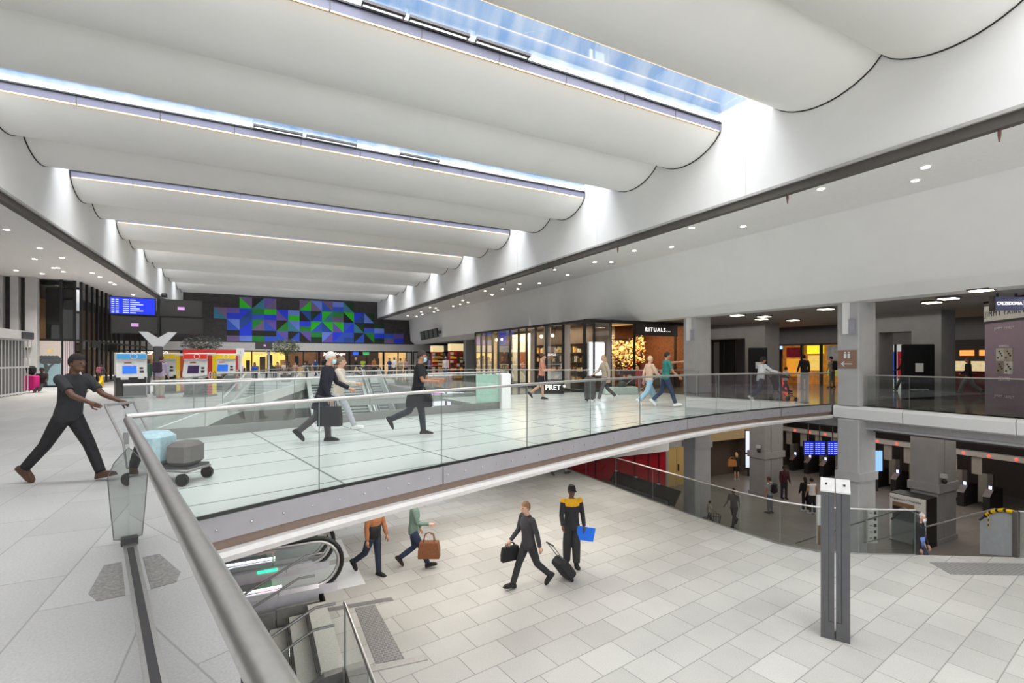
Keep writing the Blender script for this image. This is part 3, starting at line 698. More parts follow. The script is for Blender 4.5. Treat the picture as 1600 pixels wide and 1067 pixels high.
m.build('loose_end', None, hz, world=True)
p = thing('end_post', 'square steel post ending the glass beside the taped stair rail', 'post', (15.72, 4.72, ZM)); m = MB(); m.cbox(-.07, .07, -.05, .05, 0, 1.06, .01); m.build('post', mat('post_brown', '#5f5955', .35, .6), p)
# bench with three leaning panels
b = thing('leaning_bench', 'dark leaning bench with three tilted panels over a long tube behind the mezzanine glass', 'bench', (16.75, 18.4, ZL))
for i in range(3):
    y1 = 20.7 - 1.55 * i; m = MB()
    m.loft([[(16.55, y, -4.95), (17.0, y, -4.35), (17.06, y, -4.38), (16.62, y, -5.0)] for y in (y1, y1 - 1.48)]); m.build('back_panel', mat('bench_green', '#37382f', .5), b, world=True)
    m = MB(); m.box(16.95, 17.05, y1 - .18, y1 - .05, -4.36, -4.33); m.build('white_clip', white, b, world=True)
m = MB(); m.tube([(16.2, 20.7, -4.82), (16.2, 16.2, -4.82)], .11, 12); m.build('seat_tube', mat('bench_tube', '#7f837e', .35, .5), b, smooth=True, world=True, auto=True)
for y in (20.4, 18.5, 16.5):
    m = MB(); m.tube([(16.85, y, ZL), (16.6, y, -4.7)], .04, 8); m.build('leg', darkm, b, world=True)
# gate hall: fare gates, beam with red lamps, screens
def gate():
    g = thing('fare_gate', 'dark fare gate cabinet with a sloping steel top in the row behind the columns', 'gate', (0, 0, 0), 0, 'row of fare gates')
    m = MB(); m.loft([[(-.75, y, 0), (.75, y, 0), (.75, y, 1.0), (-.35, y, 1.0), (-.75, y, .72)] for y in (-.13, .13)]); m.build('cabinet', mat('gate_dark', '#2f2c2b', .4, .3), g)
    m = MB(); m.add([(-.77, -.14, .73), (-.36, -.14, 1.02), (-.36, .14, 1.02), (-.77, .14, .73), (-.77, -.14, .70), (-.36, -.14, .99), (-.36, .14, .99), (-.77, .14, .7)], [(0, 1, 2, 3), (4, 5, 1, 0), (3, 2, 6, 7), (7, 4, 0, 3)]); m.build('sloping_top', steel, g)
    m = MB(); m.box(-.3, -.1, -.1, .1, 1.0, 1.75); m.build('reader_post', mat('gate_grey', '#57524f', .4, .3), g)
    m = MB(); m.box(-.305, -.3, -.06, .06, 1.02, 1.18); m.build('reader_screen', mat('reader_glow', '#a9b6ff', .3, emit=2.2, ecol='#b4c0ff'), g)
    m = MB(); m.box(-.03, .0, .14, .55, .25, 1.7); m.build('flap', mat('flap_glass', '#8d8a80', .2, .2), g)
    return g
gp = None
def dup(root, loc, rz=None, label=None):
    r = root.copy(); COL.objects.link(r); r.location = loc
    if rz is not None: r.rotation_euler = (0, 0, rz)
    if label: r['label'] = label
    for ch in list(root.children):
        c = ch.copy(); COL.objects.link(c); c.parent = r
        for g in ch.children: d = g.copy(); COL.objects.link(d); d.parent = c
    return r
g0 = gate()
for i in range(11):
    y = 10.5 + .98 * i
    if i == 0: g0.location = (32.2, y, ZL)
    else: dup(g0, (32.2, y, ZL))
m = MB(); m.box(32.0, 32.35, 6, 24, -3.3, -3.05); gb = struct('trim_8', m, mat('gate_beam', '#b5b1ac', .5))
for i in range(14):
    y = 9.6 + .98 * i; m = MB(); m.tube([(31.97, y, -3.18), (31.995, y, -3.18)], .05, 10); o = m.build('red_lamp', mat('red_lamp_small', '#ff3020', .4, emit=5, ecol='#ff3020')); o.parent = gb
m = MB()
for i in range(11): m.box(32.15, 32.2, 10.9 + .98 * i, 11.3 + .98 * i, -4.2, -3.3)
m.build('hanging_panel', mat('panel_taupe', '#a39a90', .5)).parent = gb
def blue_screen(label, a, b, zt, zb):
    c = (a + b) / 2; r = thing('departure_screen', label, 'screen', (c.x, c.y, zb), 0, 'departure screens in the gate hall')
    d = (b - a); L = d.length; M_ = Matrix.Rotation(math.atan2(d.y, d.x), 4, 'Z')
    m = MB(); m.box(-L / 2, L / 2, 0, .08, 0, zt - zb, black, M_); m.box(-.03, .03, .03, .06, zt - zb, -1.15 - zb, darkm, M_); m.build('casing', None, r)
    m = MB(); m.box(-L / 2 + .03, L / 2 - .03, -.006, 0, .03, zt - zb - .03, None, M_); m.build('display', screenblue, r)
    m = MB()
    for i in range(6):
        z = .1 + (zt - zb - .16) * i / 6
        for x0, x1 in ((.06, .16), (.2, .34), (.4, .62 + .12 * ((i * 7) % 3))): m.box(-L / 2 + x0, -L / 2 + min(x1, L - .06), -.009, -.006, z, z + .03, None, M_)
    m.build('display_rows', mat('screen_text', '#aebcff', .4, emit=.9, ecol='#c9d2ff'), r)
for lab, u0, u1, d in (('left blue departure screen hanging before the gates', 1255.5, 1272, 29.6), ('middle blue departure screen hanging before the gates', 1272.5, 1290, 29.3), ('blue departure screen cut off by the pale column', 1292.5, 1311, 29)):
    v = 700; z = HC - (v - V0) * d / FPX
    blue_screen(lab, atd(u0, d), atd(u1, d), z + .42, z - .42)
pt = thing('portrait_screen', 'light blue portrait screen beside the gates right of the pale column', 'screen', tuple(atd(1371, 27.5, ZL)), -YAW)
m = MB(); m.box(-.3, .3, 0, .08, 1.1, 2.3, black); m.box(-.05, .05, .02, .07, 0, 1.1, darkm); m.build('casing', None, pt)
m = MB(); m.box(-.27, .27, -.01, 0, 1.13, 2.27); m.build('display', mat('portrait_glow', '#86b8f4', .3, emit=.9, ecol='#8fc0ff'), pt)
pt = thing('portrait_screen', 'white lit portrait poster beside the brown lift lobby', 'screen', tuple(atd(1174, 31, ZL)), -YAW)
m = MB(); m.box(-.4, .4, 0, .1, .5, 2.9, black); m.box(-.2, .2, .0, .1, 0, .5, black); m.build('casing', None, pt)
m = MB(); m.box(-.36, .36, -.01, 0, .55, 1.4); m.box(-.36, .36, -.01, 0, 1.5, 2.85); m.build('display', mat('poster_glow', '#d4dcec', .3, emit=.8, ecol='#dce4f8'), pt)
# information cabinet by the lower column
c = thing('ticket_kiosk', 'white-fronted transport kiosk with a black case against the lower column', 'kiosk', (23.55, 10.1, ZL))
m = MB(); m.box(-.45, .33, -.65, .62, 0, 1.95); m.build('case', black, c)
m = MB(); m.box(-.49, -.45, -.62, .6, .05, 1.92); m.build('front', mat('kiosk_white', '#dcd9d5', .5), c)
m = MB(); m.box(-.50, -.49, -.25, .5, .9, 1.45); m.build('display', black, c)
m = MB(); m.box(-.505, -.49, -.25, .5, 1.45, 1.62); m.build('brown_band', mat('kiosk_brown', '#8a6a4e', .5), c)
text('lettering', 'Transport / Transfer', .13, black, c, (-.495, .05, 1.75), (PI / 2, 0, -PI / 2), .003)
def slab_sign(name, lab, u, d, w_, h_, z, mt):
    p = atd(u, d, z); r = thing(name, lab, 'sign', tuple(p), -YAW)
    m = MB(); m.box(-w_ / 2, w_ / 2, 0, .05, 0, h_, mt); m.build('panel', None, r); return r
r = slab_sign('wayfinding_sign', 'white wayfinding list on the foot of the pale column', 1364, 16.45, .32, 1.15, -4.55, mat('sign_white', '#d9d7d4', .5))
m = MB()
for i in range(5): m.box(.03, .11, -.012, 0, .12 + .21 * i, .22 + .21 * i); m.box(-.12, -.02, -.012, 0, .16 + .21 * i, .18 + .21 * i)
m.build('pictogram', darkm, r)
r = slab_sign('wayfinding_sign', 'tall white and brown post sign just behind the dark pylons', 1280.5, 13.2, .12, 1.3, ZM - .35, mat('sign_white', '#d9d7d4', .5))
m = MB(); m.box(-.06, .06, -.01, .0, -.02, .5); m.build('brown_base', mat('kiosk_brown', '#8a6a4e', .5), r)
bn = thing('litter_bin', 'slim conical wire litter bin by the lower left column', 'bin', tuple(atd(1117, 20.2, ZL)))
m = MB()
for i in range(14):
    q = 2 * PI * i / 14; m.tube([(.1 * math.cos(q), .1 * math.sin(q), 0), (.22 * math.cos(q), .22 * math.sin(q), 1.0)], .012, 5)
for z, rr in ((.02, .1), (.5, .16), (1.0, .22)): m.tube([(rr * math.cos(2 * PI * i / 16), rr * math.sin(2 * PI * i / 16), z) for i in range(17)], .015, 5)
m.build('wire_body', darkm, bn)
for lab, p in (('security camera fixed to the dark lower column near the screens', (24.05, 17.3, -3.2)), ('security camera fixed to the dark lower column above the kiosk', (24.4, 9.4, -3.15))):
    c = thing('security_camera', lab, 'camera', p); m = MB(); m.box(-.14, .0, -.1, .1, 0, .16, mat('cam_grey', '#b8b6b4', .5)); m.build('bracket', None, c)
    m = MB(); m.ell((-.08, -.02, -.12), (.09, .09, .11), None, 12, 8); m.build('dome', black, c, smooth=True)

# ---------------------------------------------------------------- lamps in the ceilings
def downlight(label, group, warm=False):
    r = thing('ceiling_light', label, 'ceiling light', (0, 0, 0), 0, group)
    m = MB(); m.tube([(0, 0, -.02), (0, 0, 0)], [.11, .12], 14); m.build('rim', white, r)
    m = MB(); m.tube([(0, 0, -.028), (0, 0, -.019)], .085, 12); m.build('lens', led, r)
    return r
pts_r = [(1283, 294), (1446, 260), (1430, 281), (1081, 355), (1161, 353), (991, 391), (1049, 385), (929, 409), (955, 409), (866, 421), (887, 429), (843, 442), (812, 443), (785, 451), (809, 451), (758, 454), (769, 460), (723, 469), (731, 472), (719, 475), (708, 478), (672, 480), (681, 481), (684, 484), (678, 487), (658, 487), (660, 491), (651, 494), (637, 493)]
pts_l = [(10, 358), (62, 387), (25, 422), (54, 404), (97, 402), (84, 418), (90, 418), (66, 427), (99, 424), (144, 426), (156, 432), (173, 441), (179, 444), (208, 460)]
def lay(pts, z, label, group, x0=None, x1=None):
    p0 = None
    for u, v in pts:
        p = at(u, v, z)
        if x0 is not None: p.x = min(max(p.x, x0), x1)
        if p0 is None: p0 = downlight(label, group); p0.location = p
        else: dup(p0, p)
        lp = bpy.data.lights.new('downlight', 'SPOT'); lp.energy = 320 if p.x < 0 else 70; lp.spot_size = rad(110 if p.x < 0 else 70); lp.spot_blend = .8; lp.shadow_soft_size = .1; lp.color = (1, .96, .9)
        if z > 5: o = bpy.data.objects.new('downlight', lp); COL.objects.link(o); o.location = p - Vector((0, 0, .06))
lay(pts_r, ZS - .0, 'small round recessed downlight in the grey soffit below the right fascia', 'downlights in the right soffit', XR + .5, 15.7)
lay(pts_l, ZS - .0, 'small round recessed downlight in the soffit over the left shopfronts', 'downlights in the left soffit')
pl = thing('ceiling_light', 'square surface light on the dark ceiling above the right shops', 'ceiling light', (0, 0, 0), 0, 'square lights over the shops')
m = MB(); m.box(-.24, .24, -.24, .24, -.05, 0); m.build('frame', darkm, pl); m = MB(); m.box(-.2, .2, -.2, .2, -.07, -.05); m.build('diffuser', mat('warm_panel', '#fff3d8', .5, emit=9, ecol='#fff0d2'), pl)
first = True
for u, v in [(1152, 491), (1194, 493), (1190, 497), (1239, 499), (1290, 481), (1456, 470.4), (1482, 464), (1533, 451)]:
    p = at(u, v, 3.55)
    if first: pl.location = p; first = False
    else: dup(pl, p)
for i, y in enumerate((4.0, 8.2, 15.1, 19.8, 24.8, 31)):
    s = tag(MB().tube([(0, 0, 0), (0, 0, -.12), (0, 0, -.26)], [.03, .03, .012], 8).build('sprinkler', mat('sprinkler_brown', '#6a4b42', .5)), 'little brown sprinkler head hanging from the dark strip under the right fascia', 'sprinkler', 'sprinklers under the right fascia')
    s.location = (XR + .1, y, ZS - .1)
#PART3
# ---------------------------------------------------------------- shopfronts
def mull(par, pts, z0, z1, w_=.05, d_=.12, mt=None, nm='mullion'):
    for x, y, rz in pts:
        m = MB(); m.box(-w_ / 2, w_ / 2, -d_ / 2, d_ / 2, z0, z1, None, Mz(x, y, 0, rz)); m.build(nm, mt or black, par, world=True)
def pane(par, a, b, z0, z1, mt=None):
    m = MB(); m.add([(a[0], a[1], z0), (b[0], b[1], z0), (b[0], b[1], z1), (a[0], a[1], z1)], [(0, 1, 2, 3)], mt or gshop); m.build('glass_pane', None, par, world=True)
warmw = mat('warm_wall', '#c8b394', .7, var=.1); shelfm = mat('shelf_dark', '#4a3a2c', .6)
bl = thing('shopfront', 'tall black-framed shop window with pale drapes on the right of the landing', 'shopfront', (13.8, 25, 0))
us = [743, 752, 760, 770, 778.5, 797, 810.5, 823, 837, 853.6, 880, 913]
XS = 13.8; ys = []
for u in us:
    a = ray(u); d = XS / (a * C_ + S_); ys.append(d * (C_ - a * S_))
mull(bl, [(XS, y, 0) for y in ys], 0, 3.42, .12, .07)
m = MB(); m.box(XS - .06, XS + .06, ys[-1], ys[0], 3.34, 3.46); m.box(XS - .05, XS + .05, ys[-1], ys[0], 0, .12); m.build('frame', black, bl, world=True)
for y0, y1 in zip(ys, ys[1:]): pane(bl, (XS, y1), (XS, y0), .12, 3.34)
m = MB(); m.box(15.5, 15.6, 20.6, ys[0], 0, 3.4, mat('shop_back', '#5a4a3c', .7)); m.box(XS, 15.6, ys[0], ys[0] + .1, 0, 3.4, warmw); m.box(XS + .05, 15.6, 20.6, ys[0], 3.36, 3.42, mat('shop_ceil', '#3c3632', .7)); m.build('interior', None, bl, world=True)
m = MB(); m.box(15.3, 15.48, 26.6, 29.2, .1, 3.2); m.build('pale_wall', mat('cream_wall', '#f0e4cc', .7), bl, world=True)
for y, w_ in ((24.45, .5), (22.9, .62), (21.0, .55)):
    m = MB(); n = 16
    secs = [[(XS + .35 + .05 * math.sin(i * 1.9), y - w_ / 2 + w_ * i / n, z) for i in range(n + 1)] for z in (.1, 3.3)]
    m.loft(secs, None, closed=False, caps=False); m.build('drape', mat('drape_pink', '#f0e0d6', .8, var=.05), bl, world=True)
for y0, y1 in ((20.8, 22.3), (22.4, 24.2), (24.4, 26.4), (29.3, 31)):
    m = MB()
    for z in (.4, .9, 1.4, 1.9, 2.4): m.box(15.2, 15.5, y0, y1, z, z + .04, shelfm)
    for z in (.44, .94, 1.44, 1.94):
        y = y0 + .08
        while y < y1 - .1:
            h = random.uniform(.12, .34); w_ = random.uniform(.06, .16)
            m.box(15.25, 15.4, y, y + w_, z, z + h, random.choice([mat('good_a', '#b98a4a', .5), mat('good_b', '#ded2b8', .5), mat('good_c', '#7b3b2a', .5), mat('good_d', '#33402e', .5), mat('good_e', '#d8b45a', .5)])); y += w_ + random.uniform(.02, .12)
    m.build('shelf', None, bl, world=True)
m = MB(); m.box(15.24, 15.3, 27.3, 28.3, .95, 2.05, mat('frame_wood', '#9c6a3c', .5)); m.box(15.22, 15.24, 27.42, 28.18, 1.07, 1.93, mat('art_red', '#c46a48', .6, var=.35, scale=6)); m.build('framed_picture', None, bl, world=True)
m = MB()
for y in (27.0, 25.5, 29.8, 30.6, 22, 23.4, 24.6): m.ell((14.8, y, 2.9), (.09, .09, .09), mat('bulb', '#fff1c8', .5, emit=12, ecol='#ffe6ae'), 8, 6)
m.ell((14.1, 25.65, 2.75), (.11, .11, .11), mat('bulb_bright', '#fff4d0', .5, emit=60, ecol='#fff0c8'), 10, 8)
m.build('lamp_bulb', None, bl, world=True)
area('bakery_light', (14.6, 28.6, 3.3), 1.0, 5, 260, (1, .86, .62)); area('bakery_light', (14.7, 22.8, 3.3), 1.0, 4, 110, (1, .84, .64))
# cosmetics shop facing the landing
rt = thing('shopfront', 'dark cosmetics shopfront with a golden blossom tree and glowing white name', 'shopfront', (17, 19.3, 0))
YS = 19.3
def xat(u, Y): a = ray(u); return Y / (C_ - a * S_) * (a * C_ + S_)
xs_ = [xat(u, YS) for u in (914, 928, 954, 991, 1055, 1070)]
mull(rt, [(x, YS, PI / 2) for x in xs_], 0, 3.5, .12, .06)
mull(rt, [(xs_[0], 19.32, 0)], 0, 3.5, .1, .1)
m = MB(); m.box(xs_[0], xs_[-1] + .6, YS - .05, YS + .05, 3.36, 3.52); m.box(xs_[2], xs_[3], YS - .03, YS + .03, 2.55, 2.6); m.box(xs_[0], xs_[3], YS - .04, YS + .04, 0, .1); m.build('frame', black, rt, world=True)
for a, b in zip(xs_, xs_[1:4]): pane(rt, (a, YS), (b, YS), .1, 3.36)
m = MB(); m.box(xs_[3], xs_[4] + .05, YS - .12, YS + .02, 2.80, 3.40); m.build('sign_band', mat('sign_black', '#2a2726', .5), rt, world=True)
t = text('lettering', 'RITUALS...', .29, mat('sign_glow', '#ffffff', .4, emit=1.8, ecol='#fff6f0'), rt, (xs_[3] + (xs_[4] - xs_[3]) * .52 - 17, -.14, 3.1), (PI / 2, 0, 0), .004, spacing=1.35)
m = MB(); m.box(16.0, 21.4, 23.8, 23.9, 0, 3.5, mat('brick_warm', '#8a5a3c', .8, var=.25, scale=9)); m.box(21.3, 21.4, 19.4, 23.8, 0, 3.5, MATS['brick_warm']); m.box(15.62, 15.7, 19.4, 23.8, 0, 3.5, MATS['shop_back']); m.box(15.7, 21.3, 19.4, 23.8, 3.5, 3.55, MATS['shop_ceil']); m.build('interior', None, rt, world=True)
m = MB(); m.box(xs_[1] + .04, xs_[2] - .02, 19.75, 19.9, .75, 2.45, mat('poster_case', '#e8e6e6', .4)); m.box(xs_[1] + .08, xs_[2] - .06, 19.72, 19.75, .8, 2.4, mat('white_glow', '#ffffff', .4, emit=3.5, ecol='#eef2ff')); m.build('light_box', None, rt, world=True)
for y0, y1, x0, x1 in ((23.3, 23.7, 16.2, 17.6), (23.3, 23.7, 19.6, 21.2)):
    m = MB()
    for z in (.4, .85, 1.3, 1.75, 2.2): m.box(x0, x1, y0, y1, z, z + .04, shelfm)
    for z in (.44, .89, 1.34, 1.79):
        x = x0 + .05
        while x < x1 - .1:
            h = random.uniform(.1, .28); w_ = random.uniform(.06, .14)
            m.box(x, x + w_, y0, y0 + .1, z, z + h, random.choice([mat('red_good', '#c22a22', .4), MATS['good_b'], mat('gold_good', '#d79a3a', .4), MATS['red_good']])); x += w_ + .04
    m.build('shelf', None, rt, world=True)
m = MB(); m.box(19.6, 21.2, 21.6, 22.1, 0, .9, mat('table_red', '#a8301f', .5)); m.box(19.4, 21.25, 20.2, 20.8, 0, .8, shelfm)
for i in range(10): m.box(19.5 + i * .17, 19.6 + i * .17, 20.4, 20.5, .8, .8 + .2 * random.random() + .1, random.choice([MATS['red_good'], MATS['good_b']]))
m.build('display_table', None, rt, world=True)
bt = thing('blossom_tree', 'golden glowing blossom tree inside the cosmetics shop', 'tree', (17.9, 21.2, 0))
m = MB(); m.tube([(0, 0, 0), (.03, 0, .9), (-.05, .03, 1.5)], [.08, .06, .05], 8)
for q in range(7): a = q * .9; m.tube([(-.03, .02, 1.3), (.5 * math.cos(a), .4 * math.sin(a), 1.8 + .1 * (q % 3)), (1.0 * math.cos(a), .7 * math.sin(a), 2.1 + .15 * (q % 4))], [.035, .025, .01], 6)
m.build('trunk', mat('tree_bark', '#5a4430', .8), bt)
m = MB()
gl_ = [mat('blossom_glow', '#ffcf7a', .5, emit=1.3, ecol='#ffc568'), mat('blossom_gold', '#e0b050', .5), mat('blossom_pale', '#ffe9bb', .5, emit=.7, ecol='#ffdc9a')]
for i in range(700):
    th, ph, rr = random.uniform(0, 2 * PI), random.uniform(-.9, .9), random.random() ** .4
    c = Vector((1.6 * rr * math.cos(th) * math.cos(ph * .6), .8 * rr * math.sin(th), 2.05 + .25 * math.cos(th * 2) + .85 * rr * math.sin(ph * 1.3)))
    q = Matrix.Rotation(random.uniform(0, 6), 4, 'Z') @ Matrix.Rotation(random.uniform(0, 6), 4, 'X'); s_ = random.uniform(.03, .07)
    m.add([c + q @ Vector(v) for v in ((-s_, -s_, 0), (s_, -s_, 0), (s_, s_, 0), (-s_, s_, 0))], [(0, 1, 2, 3)], gl_[i % 3])
m.build('crown', None, bt)
area('ritual_light', (18.5, 21.2, 3.4), 4, 2.5, 150, (1, .72, .42))
# little illuminated sign on the landing, stair rails
sg = thing('shop_sign', 'dark floor-standing sign with glowing white starred letters before the shop drapes', 'sign', tuple(atd(864, 22.3, 0)), -YAW)
m = MB(); m.box(-.5, .5, 0, .1, 0, .62); m.build('board', mat('sign_brown', '#2c2421', .5), sg)
text('lettering', '* PRET *', .32, MATS['sign_glow'], sg, (0, -.012, .3), (PI / 2, 0, 0), .006)
pt = thing('planter', 'low pale planter below the cosmetics shop windows', 'planter', tuple(at(972, 616, 0)), -.25)
m = MB(); m.cbox(-.9, .7, -.2, .2, 0, .34, .04); m.build('trough', mat('planter_pale', '#cfd8d0', .5), pt)
m = MB(); m.ell((.0, 0, .42), (.22, .16, .2), mat('leaf_dark', '#3f4a38', .7, var=.4, scale=30), 10, 6); m.build('plant', None, pt)
hr = thing('ramp_rails', 'two slanting steel hand rails below the cosmetics shop windows', 'handrail', tuple(at(978, 614.5, 0)), -.3)
m = MB()
for dx in (0, 1.1): m.tube([(dx - .5, .25, .02), (dx + .55, .25, .7), (dx + .75, .25, .7), (dx + .75, .25, 0)], .018, 8)
m.build('rail', steeld, hr)
# red sweet shop and cafe behind the portals
rd = thing('shopfront', 'small red and yellow lit shop seen between the pale columns', 'shopfront', (29.6, 18.3, 0))
m = MB(); m.box(31.5, 31.6, 15.6, 21, 0, 2.5, mat('shop_warm_glow', '#d89a40', .6, emit=.16, ecol='#ffb850', var=.6, scale=3)); m.box(29.6, 31.6, 15.5, 15.6, 0, 2.5, shelfm); m.box(29.6, 31.5, 15.6, 21, 2.46, 2.5, shelfm); m.build('interior', None, rd, world=True)
m = MB()
for y in (20.95, 19.75, 18.4, 17.25, 16.1, 15.65): m.box(29.5, 29.65, y - .06, y + .06, 0, 2.45)
m.build('frame', black, rd, world=True)
m = MB(); m.box(29.48, 29.52, 20.05, 20.6, 0, 2.35); m.box(29.48, 29.52, 19.3, 19.6, 0, .6); m.build('red_strip', mat('red_glow', '#ff3a18', .4, emit=1.6, ecol='#ff3214'), rd, world=True)
for y0, y1, z0, z1, c, e in ((18.5, 19.6, 1.7, 2.3, '#6e1420', .3), (17.3, 18.3, 1.9, 2.4, '#ffe030', 1.0), (16.2, 17.1, 1.5, 2.35, '#8a8a86', .3), (17.35, 18.25, .9, 1.8, '#e8c060', .8), (16.2, 17.1, .6, 1.4, '#a8a850', .5), (18.5, 19.6, .5, 1.6, '#d8952e', .8)):
    m = MB(); m.box(29.9, 29.94, y0, y1, z0, z1, mat('panel' + c, c, .5, emit=e, ecol=c, var=.4, scale=5)); m.build('poster', None, rd, world=True)
m = MB(); m.box(29.3, 29.34, 20.4, 20.55, 2.1, 2.3); m.box(29.3, 29.34, 19.5, 19.65, 2.2, 2.4); m.build('blue_sign', mat('blue_sign', '#8fb4ff', .4, emit=1.5, ecol='#9dbcff'), rd, world=True)
cf = thing('shopfront', 'bright glass shopfront seen through the portal left of the black totem', 'shopfront', (31.2, 14.2, 0))
m = MB(); m.box(31.7, 31.8, 12.6, 15.4, 0, 2.4, mat('glow_pale', '#cfd8cf', .5, emit=.5, ecol='#dfe8d8', var=.2)); m.build('back_wall', None, cf, world=True)
for y0, y1, c, e in ((14.3, 15.0, '#3a6ad0', .5), (13.55, 14.2, '#c02838', .4), (12.9, 13.3, '#2f8f50', .4)):
    m = MB(); m.box(31.4, 31.45, y0, y1, .5, 2.0, mat('panel' + c, c, .5, emit=e, ecol=c, var=.4, scale=5)); m.build('poster', None, cf, world=True)
mull(cf, [(31.3, y, 0) for y in (12.7, 13.5, 14.25, 15.1)], 0, 2.4, .1, .08)
ca = thing('shopfront', 'dark snack counter with small lit menu boards behind the lilac pillar', 'shopfront', (29.2, 10.6, 0))
m = MB(); m.box(29.3, 29.5, 8, 12.4, 0, 2.5, mat('cafe_dark', '#221d1b', .6)); m.box(28.6, 29.1, 9.3, 11.9, 0, 1.05, mat('counter_red', '#6a1f22', .5)); m.box(28.7, 29.0, 9.4, 11.6, 1.05, 1.5, mat('counter_case', '#d9c9a8', .4, emit=.5, ecol='#ffe6b0', var=.5)); m.build('counter', None, ca, world=True)
for y0, y1 in ((10.9, 11.5), (10.2, 10.7), (9.5, 10.0)):
    m = MB(); m.box(29.22, 29.3, y0, y1, 1.75, 2.0, mat('menu_glow', '#ff9a4a', .4, emit=1.0, ecol='#ff9a50', var=.4)); m.build('menu_board', None, ca, world=True)
gd = thing('glass_door', 'black-framed glass door in the portal left of the black totem with a paper notice', 'door', (24.7, 20.4, 0))
m = MB()
for y in (20.85, 20.1, 19.3): m.box(24.66, 24.74, y - .04, y + .04, 0, 2.7)
m.box(24.66, 24.74, 19.3, 20.85, 2.6, 2.7); m.build('frame', black, gd, world=True)
pane(gd, (24.7, 20.85), (24.7, 19.3), 0, 2.6, gdark)
def totem(lab, u, d, w_, h_, brandtxt):
    p = atd(u, d); r = thing('advertising_totem', lab, 'totem', tuple(p), -YAW - .2)
    m = MB(); m.cbox(-w_ / 2, w_ / 2, 0, .22, 0, h_, .02); m.build('body', mat('totem_black', '#0e0d0e', .4, spec=.25), r)
    m = MB(); m.box(-.14, .14, -.006, 0, h_ * .5, h_ * .5 + .34); m.build('notice', mat('paper', '#cfd0cc', .7), r)
    m = MB(); m.box(-w_ / 2 + .06, w_ / 2 - .06, -.004, .0, .55, h_ - .1); m.build('display', mat('totem_screen', '#101012', .5, spec=.2), r)
    if brandtxt: text('lettering', brandtxt, .1, white, r, (0, -.006, .4), (PI / 2, 0, 0), .002)
totem('black advertising totem with a paper notice in front of the right pier', 1436.5, 19.4, 1.06, 2.18, 'mediatransports')
totem('black advertising totem with a paper notice beside the left pier', 1185, 25.6, .88, 2.18, '')
# lilac eyewear pillar and hanging sign
A_, B_ = Vector((22.3, 7.5)), Vector((20.75, 6.0)); dr = (A_ - B_).normalized(); L = (A_ - B_).length
pl_ = thing('advertising_pillar', 'lilac shop pillar with sunglasses pictures at the right edge', 'pillar', (B_.x, B_.y, 0), math.atan2(dr.y, dr.x))
m = MB(); m.box(0, L, -.9, -.02, 0, 3.5, mat('lilac', '#9a8797', .6, var=.03)); m.build('body', None, pl_)
m = MB(); m.box(-.02, .02, -.02, .02, 0, 2.85, white); m.build('edge_strip', None, pl_)
m = MB(); m.box(-.02, L + .02, -.92, 0, 2.88, 3.55, mat('sign_pale', '#d2cfc8', .5)); m.box(-.03, L + .03, -.93, .01, 2.82, 2.88, black); m.box(-.03, L + .03, -.93, .01, 3.5, 3.56, black); m.build('header', None, pl_)
text('lettering', 'JIMMY FAIRLY', .27, black, pl_, (L * .5, .006, 3.12), (PI / 2, 0, PI), .004, spacing=1.3)
text('lettering', 'JIMMY FAIRLY', .13, mat('letter_pale', '#e9dfe6', .5), pl_, (L * .5, .0, 2.6), (PI / 2, 0, PI), .004, spacing=1.3)
text('lettering', 'JIMMY FAIRLY', .13, MATS['letter_pale'], pl_, (L * .5, .0, .38), (PI / 2, 0, PI), .004, spacing=1.3)
text('lettering', 'NOUVELLE', .11, MATS['letter_pale'], pl_, (L * .5, .0, 2.02), (PI / 2, 0, PI), .004)
text('lettering', 'SOON', .2, MATS['letter_pale'], pl_, (L * .5, .0, .95), (PI / 2, 0, PI), .004)
m = MB()
for i, j, c in ((0, 1, '#cdcabf'), (1, 1, '#b9ada2'), (0, 0, '#9d8f86'), (1, 0, '#d6d4cc')):
    x1 = L * .5 + .42 - .42 * i; z0 = 1.12 + .42 * j; m.box(x1 - .41, x1, -.02, .0, z0, z0 + .41, mat('photo' + c, c, .5, var=.2, scale=5))
    for k in range(4): m.ell((x1 - .1 - .07 * k, 0, z0 + .1 + .07 * ((k * 3) % 4)), (.05, .008, .03), black, 8, 5)
m.build('sunglasses_pictures', None, pl_)
cz = thing('hanging_sign', 'blue-grey lit sign with white lettering hanging before the lilac pillar', 'sign', tuple(atd(1577, 14.6, 3.05)), -YAW)
m = MB(); m.box(-.42, .42, 0, .16, 0, .4, mat('sign_bluegrey', '#5b5e78', .4, emit=.25, ecol='#5a5f80')); m.box(-.44, -.42, -.01, .17, -.02, .42, black); m.box(-.3, -.26, .06, .1, .4, .52, black); m.box(.26, .3, .06, .1, .4, .52, black); m.build('box', None, cz)
text('lettering', 'CALZEDONIA', .125, MATS['sign_glow'], cz, (0, -.008, .2), (PI / 2, 0, 0), .004, spacing=.95)
r = thing('wayfinding_sign', 'brown toilet direction sign with a white arrow on the pale column', 'sign', (17.985, 9.62, 1.28), PI / 2)
m = MB(); m.box(-.3, .3, -.0, .014, 0, .62, mat('sign_brownrose', '#9b7765', .6)); m.build('plate', None, r)
m = MB(); 
m.box(-.16, .16, .014, .02, .14, .17); m.add([(.2, .018, .155), (.08, .018, .26), (.08, .018, .22), (.15, .018, .155), (.08, .018, .09), (.08, .018, .05)], [(0, 1, 2, 3), (0, 3, 4, 5)])
m.box(-.1, -.02, .014, .02, .34, .5); m.box(.02, .1, .014, .02, .34, .5); m.ell((-.06, .017, .54), (.03, .006, .03), None, 8, 5); m.ell((.06, .017, .54), (.03, .006, .03), None, 8, 5); m.build('pictogram', white, r)
